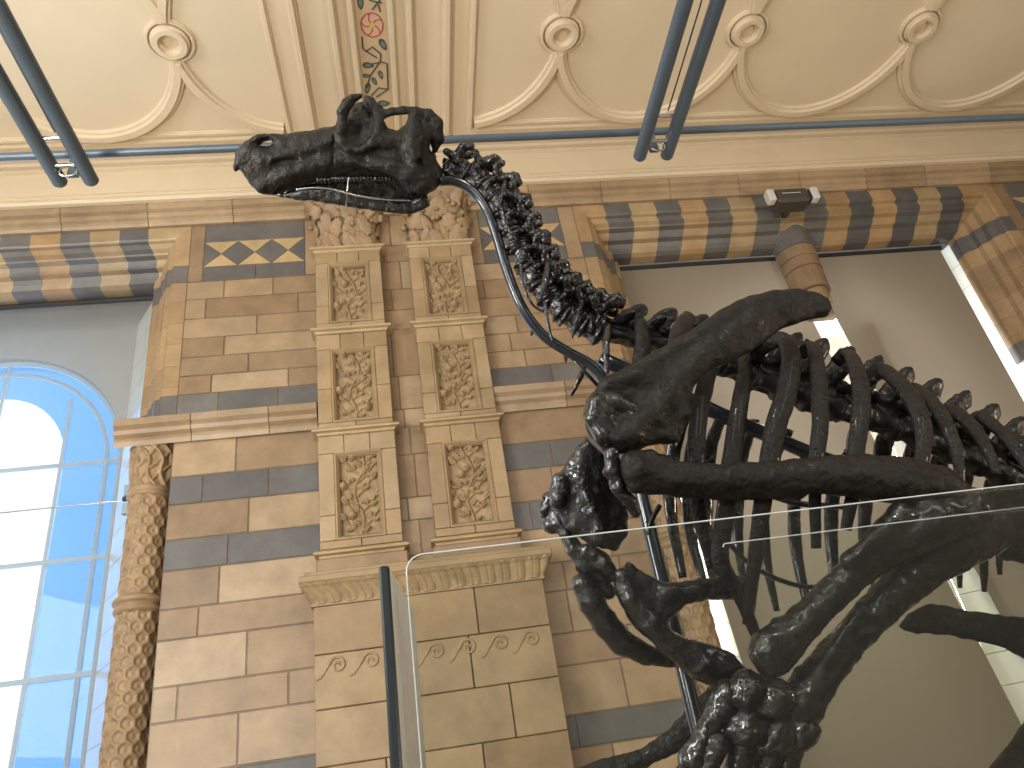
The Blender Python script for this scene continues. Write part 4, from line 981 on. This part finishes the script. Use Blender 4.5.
# ---- ribs
def rib(pts, name, wpx, mt, flat=.5, label=None, seed=0, tipr=.6, amp=.0022, fr=FR):
    P = catmull([fr.world(fr.loc(u, v, c)) for u, v, c in pts], 9); n = len(P)
    ps = fr.px(pts[len(pts) // 2][0], pts[len(pts) // 2][1], pts[len(pts) // 2][2]); R = []
    for i in range(n):
        q = i / (n - 1); R.append(wpx / 2 * ps * (.78 + .3 * math.sin(PI * min(1, q * 1.25)) - (1 - tipr) * max(0, q - .8) * 2.5))
    m = MB(); m.tube(P, R, 14, flat=(fr.ax[2], flat)); o = m.build(name, mt, sk, smooth=True); rough(o.data, amp, 22, seed + 10)
    if label: o['label'] = label
    return o
near = [([(640, 320, .05), (643, 345, .09), (640, 372, .14), (648, 420, .2)], 17), ([(690, 316, .05), (683, 328, .10), (676, 350, .15), (672, 420, .2)], 20),
        ([(716, 352, .06), (707, 380, .14), (699, 415, .19), (696, 462, .22), (700, 520, .2), (712, 568, .16)], 18),
        ([(744, 345, .05), (745, 372, .14), (739, 410, .20), (731, 465, .24), (726, 510, .24), (721, 560, .20), (738, 592, .14), (752, 625, .08), (757, 640, .05)], 19),
        ([(758, 352, .03), (770, 342, .08), (785, 341, .13), (791, 362, .17), (786, 395, .21), (776, 425, .24), (769, 465, .26), (763, 500, .26), (757, 545, .23), (751, 590, .16), (748, 622, .08)], 21),
        ([(800, 356, .04), (812, 345, .10), (818, 372, .17), (820, 405, .22), (820, 430, .25), (816, 462, .27), (815, 500, .27), (816, 548, .24)], 18),
        ([(836, 362, .04), (849, 354, .10), (859, 378, .18), (861, 405, .23), (857, 445, .27), (853, 490, .28), (846, 530, .27)], 19),
        ([(868, 380, .05), (882, 371, .09), (900, 384, .15), (917, 408, .21), (924, 435, .25), (921, 462, .27), (914, 492, .27)], 20),
        ([(905, 395, .05), (918, 390, .10), (938, 410, .17), (951, 436, .22), (958, 460, .25), (961, 484, .26)], 17),
        ([(942, 410, .05), (956, 412, .10), (975, 430, .16), (988, 452, .21), (997, 474, .24)], 17),
        ([(968, 424, .05), (982, 418, .09), (1003, 434, .15), (1020, 456, .2), (1034, 482, .24)], 15),
        ([(1000, 440, .05), (1018, 442, .10), (1040, 465, .15), (1052, 490, .2)], 15)]
for i, (p, w_) in enumerate(near): rib(p, 'rib', w_ * 1.02, BONE, seed=i)
far = [([(690, 400, -.10), (676, 440, -.16), (670, 480, -.18), (672, 520, -.18), (683, 578, -.14)], 15),
       ([(705, 405, -.10), (692, 450, -.18), (689, 500, -.20), (692, 540, -.2), (703, 580, -.14)], 14),
       ([(722, 415, -.10), (710, 450, -.2), (706, 500, -.22), (707, 545, -.2), (714, 582, -.12)], 15),
       ([(755, 420, -.10), (742, 460, -.2), (738, 505, -.23), (739, 550, -.22), (744, 585, -.16)], 12),
       ([(790, 430, -.10), (770, 470, -.2), (764, 510, -.24), (766, 555, -.23), (772, 590, -.2), (777, 611, -.18)], 11),
       ([(820, 440, -.1), (800, 470, -.2), (794, 510, -.24), (797, 555, -.24), (804, 590, -.22), (810, 612, -.2)], 13),
       ([(850, 450, -.1), (836, 480, -.2), (831, 520, -.24), (834, 575, -.23), (838, 610, -.2)], 14),
       ([(880, 460, -.1), (868, 490, -.2), (864, 530, -.24), (866, 580, -.23)], 14)]
far += [([(u, v, -.06), (u - 12, v + 32, -.16), (u - 15, v + 70, -.20)], 19) for u, v in ((868, 408), (895, 416), (924, 426), (950, 436), (976, 446), (1004, 458), (1030, 470))]
for i, (p, w_) in enumerate(far): rib(p, 'rib', w_, BONEG, seed=20 + i, flat=.6)
for i, (u0, v0, u1, v1) in enumerate([(958, 530, 960, 588), (984, 545, 984, 592), (998, 520, 1000, 575), (1018, 520, 1019, 560)]): rib([(u0, v0, -.1), ((u0 + u1) / 2, (v0 + v1) / 2, -.12), (u1, v1, -.13)], 'rib', 9, BONE, seed=40 + i)
# neck ribs, thin, hanging back under the neck
for i, (pts, w_) in enumerate([([(520, 262, .07), (523, 285, .08), (533, 305, .08), (549, 314, .07)], 3.6), ([(545, 302, .07), (548, 325, .08), (553, 342, .08)], 4), ([(583, 300, .05), (577, 318, .09), (572, 338, .1)], 5), ([(608, 325, .08), (606, 345, .12), (607, 374, .14)], 7.5),
                               ([(586, 362, -.06), (580, 378, -.1), (571, 396, -.12)], 5.5), ([(566, 352, -.05), (566, 362, -.1)], 5), ([(536, 326, -.05), (531, 335, -.08)], 5), ([(500, 205, .05), (506, 225, .06), (517, 240, .06)], 4), ([(548, 262, .06), (545, 282, .09), (540, 300, .1)], 7), ([(506, 180, .03), (501, 196, .06), (497, 208, .06)], 6)]):
    rib(pts, 'neck_rib', w_, BONEG, seed=60 + i, flat=.8, amp=.002)
m = MB(); m.tube([FR.world(FR.loc(566, 352, -.04)), FR.world(FR.loc(600, 388, -.02))], .006, 8); m.build('armature_rod', PIPE, sk, smooth=True)

# ---- shoulder girdle, near side
f = Field(FR, .27)
f.plate([(604, 381), (628, 366), (659, 350), (690, 331), (712, 316), (738, 300), (768, 291), (798, 287), (818, 291), (830, 298), (834.5, 306), (831, 314), (820, 315), (806, 319), (788, 325), (770, 337), (752, 350), (733, 361), (715, 368), (700, 377), (692, 388), (689, 402), (684, 425), (678, 446), (662, 443), (645, 446), (629, 450), (606, 448), (590, 432), (585, 415), (589, 397)],
        .024, bend=lambda x, z: -.02 * np.clip((x - .75) * 2.2, 0, 1) ** 1.5, rnd_=.75)
f.chain([(600, 425, .285, 11), (615, 440, .285, 12), (632, 432, .285, 14), (650, 415, .285, 12), (668, 392, .285, 9), (700, 360, .28, 7), (750, 322, .27, 6), (800, 303, .25, 5)], k=.03)
f.chain([(606, 384, .285, 5), (640, 376, .287, 6), (672, 392, .287, 6), (684, 412, .285, 7)], k=.02)
f.chain([(640, 400, .32, 9), (655, 402, .325, 6)], k=.02, sub=True)
f.chain([(600, 440, .30, 4), (612, 450, .31, 8)], k=.01, sub=True)
f.build('scapula', BONEM, sk, h=.006, amp=.006, ns=9, seed=21, label='broad shoulder blade sweeping up to the right')
f = Field(FR, .275)
f.plate([(588, 398), (600, 389), (618, 392), (636, 404), (650, 420), (655, 436), (640, 447), (622, 450), (604, 449), (590, 434), (584, 414)], .034, rnd_=.9)
f.chain([(596, 403, .30, 8), (592, 420, .30, 7), (602, 438, .30, 7)], k=.02); f.chain([(622, 415, .315, 9)], k=.02, sub=True)
f.build('coracoid', BONEG, sk, h=.006, amp=.005, ns=14, seed=22)
# humerus
f = Field(FR, .30)
f.chain([(637, 470, .30, 17), (668, 476, .30, 14.5), (705, 478, .30, 14), (745, 479, .305, 15.5), (790, 477, .31, 17), (830, 475, .315, 19), (866, 477, .32, 22), (905, 481, .325, 23), (938, 489, .33, 22), (956, 497, .33, 17)], k=.02)
f.chain([(632, 462, .31, 10), (650, 458, .31, 8), (668, 465, .30, 8)], k=.015); f.chain([(636, 484, .30, 9), (680, 489, .295, 8), (740, 492, .30, 8), (800, 491, .31, 7)], k=.014)
f.chain([(800, 488, .36, 3), (840, 484, .375, 4), (890, 490, .385, 4)], k=.012, sub=True)
f.build('humerus', BONEM, sk, h=.006, amp=.006, ns=12, seed=23)
f = Field(FR, .3); f.chain([(612, 452, .29, 7), (612, 470, .285, 8), (618, 488, .28, 7), (630, 502, .27, 6), (636, 512, .26, 5)], k=.01); f.build('clavicle', BONEG, sk, h=.005, amp=.006, ns=20, seed=24)
# forearm: ulna and radius, near side
f = Field(FR, .3)
f.chain([(965, 510, .33, 24), (930, 520, .33, 26), (895, 540, .32, 22), (862, 566, .31, 16.5), (832, 594, .30, 15), (806, 620, .29, 16), (786, 638, .28, 20), (773, 652, .27, 23)], k=.02)
f.chain([(900, 515, .35, 12), (880, 535, .35, 10), (850, 560, .34, 9)], k=.02); f.chain([(770, 640, .30, 9), (760, 655, .29, 9), (768, 668, .28, 8)], k=.015)
f.build('ulna', BONEG, sk, h=.0065, amp=.006, ns=16, seed=25)
f = Field(FR, .27)
f.chain([(985, 528, .27, 26), (950, 545, .265, 27), (915, 573, .26, 21), (885, 602, .255, 18), (857, 632, .25, 16.5), (834, 658, .245, 17), (812, 685, .24, 20), (800, 705, .235, 22), (793, 720, .23, 18)], k=.02)
f.chain([(860, 610, .28, 7), (840, 640, .275, 6), (820, 668, .27, 6)], k=.012)
f.build('radius', BONEG, sk, h=.0065, amp=.006, ns=16, seed=26)
# wrist blocks, hand bones with five digits
for i, (u, v, r_, c) in enumerate([(742, 692, 18, .24), (770, 700, 19, .25), (796, 733, 17, .24), (770, 738, 18, .245), (742, 727, 17, .24)]):
    f = Field(FR, c); f.chain([(u - 5, v + 3, c, r_ * .85), (u + 6, v - 3, c + .01, r_)], k=.02); f.chain([(u + 4, v + 8, c + .03, r_ * .5)], k=.015); f.build('carpal', BONEG, sk, h=.006, amp=.009, ns=20, seed=30 + i)
for i, (a, b, r_) in enumerate([((728, 694), (692, 760), 12), ((716, 745), (690, 800), 12), ((744, 748), (722, 812), 12), ((770, 756), (752, 815), 12), ((790, 752), (778, 808), 11)]):
    f = Field(FR, .22); f.chain([(a[0], a[1], .235, r_ * 1.15), ((a[0] + b[0]) / 2, (a[1] + b[1]) / 2, .23, r_ * .8), (b[0], b[1], .22, r_ * 1.1)], k=.02); f.build('metacarpal', BONEG, sk, h=.006, amp=.007, ns=20, seed=36 + i)
for i, (a, b, r_) in enumerate([((688, 772), (664, 806), 10), ((686, 812), (668, 850), 10), ((718, 824), (704, 864), 10), ((750, 828), (742, 866), 9), ((776, 820), (772, 850), 8)]):
    f = Field(FR, .22); f.chain([(a[0], a[1], .215, r_ * 1.1), ((a[0] + b[0]) / 2, (a[1] + b[1]) / 2, .21, r_ * .75), (b[0], b[1], .2, r_)], k=.02); f.build('phalanx', BONEG, sk, h=.007, amp=.006, ns=20, seed=41 + i)
# far forelimb
f = Field(FR, -.10); f.chain([(560, 790, -.18, 12), (600, 770, -.16, 8.5), (640, 760, -.14, 8), (672, 742, -.12, 10), (700, 712, -.10, 10), (728, 688, -.08, 12)], k=.02); f.build('radius', BONE, sk, h=.007, amp=.007, ns=18, seed=50)
# breast bones (hatchet shaped) near and far
f = Field(FR, .10)
f.plate([(613, 589), (620, 572), (628, 562), (640, 570), (657, 580), (668, 586), (690, 583), (724, 577), (742, 577), (748, 584), (748, 597), (735, 599), (706, 599), (684, 606), (668, 620), (664, 630), (680, 636), (712, 645), (732, 653), (745, 668), (762, 680), (745, 690), (722, 690), (700, 680), (677, 664), (650, 640), (632, 625), (622, 606)], .022, rnd_=.8)
f.chain([(622, 575, .115, 7), (630, 600, .12, 8), (650, 622, .12, 10), (672, 645, .115, 9), (700, 666, .11, 12), (728, 676, .10, 13)], k=.02)
f.chain([(665, 592, .115, 8), (700, 589, .11, 9), (738, 587, .10, 9)], k=.015)
f.build('sternal_plate', BONEG, sk, h=.006, amp=.005, ns=14, seed=52)
f = Field(FR, .03)
f.chain([(583, 584, .05, 11), (592, 602, .05, 13), (604, 622, .045, 13), (622, 642, .04, 13), (645, 654, .035, 10), (672, 660, .03, 7)], k=.02)
f.build('sternal_plate', BONEG, sk, h=.006, amp=.005, ns=14, seed=53)
# far coracoid and shoulder joint, standing in front of the chest
f = Field(FR, .05)
f.plate([(583, 440), (592, 446), (603, 458), (608, 474), (616, 492), (627, 506), (626, 536), (615, 551), (604, 549), (594, 546), (581, 540), (565, 528), (552, 500), (556, 480), (565, 464), (574, 452)], .022, rnd_=.8, bend=lambda x, z: .03 * np.sin((x - .4) * 14))
f.chain([(581, 450, .075, 5), (580, 480, .085, 7), (592, 510, .09, 7), (602, 535, .085, 8)], k=.015); f.chain([(560, 482, .08, 9), (558, 500, .08, 9)], k=.015)
f.chain([(572, 470, .12, 4), (574, 500, .125, 5), (584, 525, .12, 5)], k=.012, sub=True)
f.build('coracoid', BONEG, sk, h=.006, amp=.006, ns=16, seed=55)
f = Field(FR, .0); f.chain([(545, 512, .0, 6), (552, 500, 0, 9), (560, 518, .0, 10), (552, 525, .0, 9)], k=.02); f.chain([(560, 525, .02, 6), (574, 548, .03, 8), (585, 565, .03, 9), (600, 580, .02, 8), (608, 592, .02, 7)], k=.015); f.chain([(588, 550, .05, 7), (602, 562, .05, 9), (612, 575, .05, 7)], k=.015)
f.build('scapula', BONEG, sk, h=.006, amp=.006, ns=18, seed=56, label='lower end of the far shoulder blade')
# ---- hip region at the right edge
f = Field(FR, .12); f.plate([(975, 498), (1000, 490), (1040, 488), (1100, 500), (1100, 560), (1040, 566), (1005, 560), (978, 545), (965, 520)], .03); f.chain([(985, 505, .13, 10), (1030, 520, .14, 16), (1090, 530, .14, 18)], k=.03); f.build('ilium', BONE, sk, h=.009, amp=.006, ns=12, seed=60)
f = Field(FR, .02); f.plate([(898, 626), (912, 612), (930, 604), (944, 606), (968, 611), (996, 615), (1024, 618), (1080, 622), (1080, 690), (1045, 672), (1018, 655), (996, 645), (970, 639), (940, 634), (905, 632)], .016); f.build('prepubis', BONEM, sk, h=.008, amp=.006, ns=12, seed=61, label='long flat blade of the pubis')
f = Field(FR, .10); f.chain([(1005, 805, .12, 26), (1030, 770, .11, 26), (1060, 735, .10, 28), (1090, 690, .10, 30), (1100, 560, .1, 34)], k=.03); f.build('femur', BONEM, sk, h=.010, amp=.006, ns=9, seed=62)
rib([(958, 507, .12), (990, 525, .14), (1020, 540, .16), (1060, 560, .18)], 'armature_strap', 13, PIPE, seed=70, amp=.0, flat=.9)

# ---- steel armature that carries the bones
def rod(pts, r_, nm='armature_rod', cat=True, m_=PIPE):
    m = MB(); P = [FR.world(FR.loc(u, v, c)) for u, v, c in pts]; m.tube(catmull(P, 8) if cat and len(P) > 2 else P, r_, 14); return m.build(nm, m_, sk, smooth=True)
rod([(440, 181, .0), (452, 180.5, .0), (466, 186, 0), (480, 199, 0), (490, 217, 0), (498, 240, 0), (505, 264, 0), (514, 290, 0), (526, 314, 0), (544, 336, 0), (568, 352, 0), (590, 364, 0), (602, 378, 0), (605, 392, .0)], .0165, 'neck_support_pipe')
rod([(600, 358, -.02), (690, 400, -.02), (760, 432, -.03), (850, 468, -.04), (960, 497, -.04), (1060, 530, -.04)], .024, 'spine_support_bar')
pA = FR.world(FR.loc(640, 500, -.02)); pB = FR.world(FR.loc(700, 740, -.02)); m = MB()
xp = onY(640, 495, 2.32); xq = onY(700, 740, 2.32); xp[0] = xq[0] = (xp[0] + xq[0]) / 2
m.tube([(xp[0], 2.32, xp[2] + .12), (xp[0] + .005, 2.32, xp[2]), (xq[0], 2.32, xq[2]), (xq[0], 2.32, 0)], .023, 18); m.build('support_post', PIPE, sk, smooth=True)
m = MB(); m.tube([(xq[0], 2.32, 0), (xq[0], 2.32, .02)], .16, 24); m.build('post_foot', PIPE, sk)
rod([(660, 505, -.02), (652, 520, -.02), (648, 535, -.02)], .008)
rod([(726, 540, .05), (745, 560, .05), (770, 576, .04), (800, 586, .03), (822, 587, .02)], .0075); rod([(775, 497, .1), (795, 503, .1), (815, 505, .1), (845, 507, .08)], .009)
rod([(704, 535, .0), (712, 548, 0), (726, 540, .05)], .006); rod([(678, 380, .29), (677, 420, .29), (676, 447, .28)], .003, m_=BRIGHT)
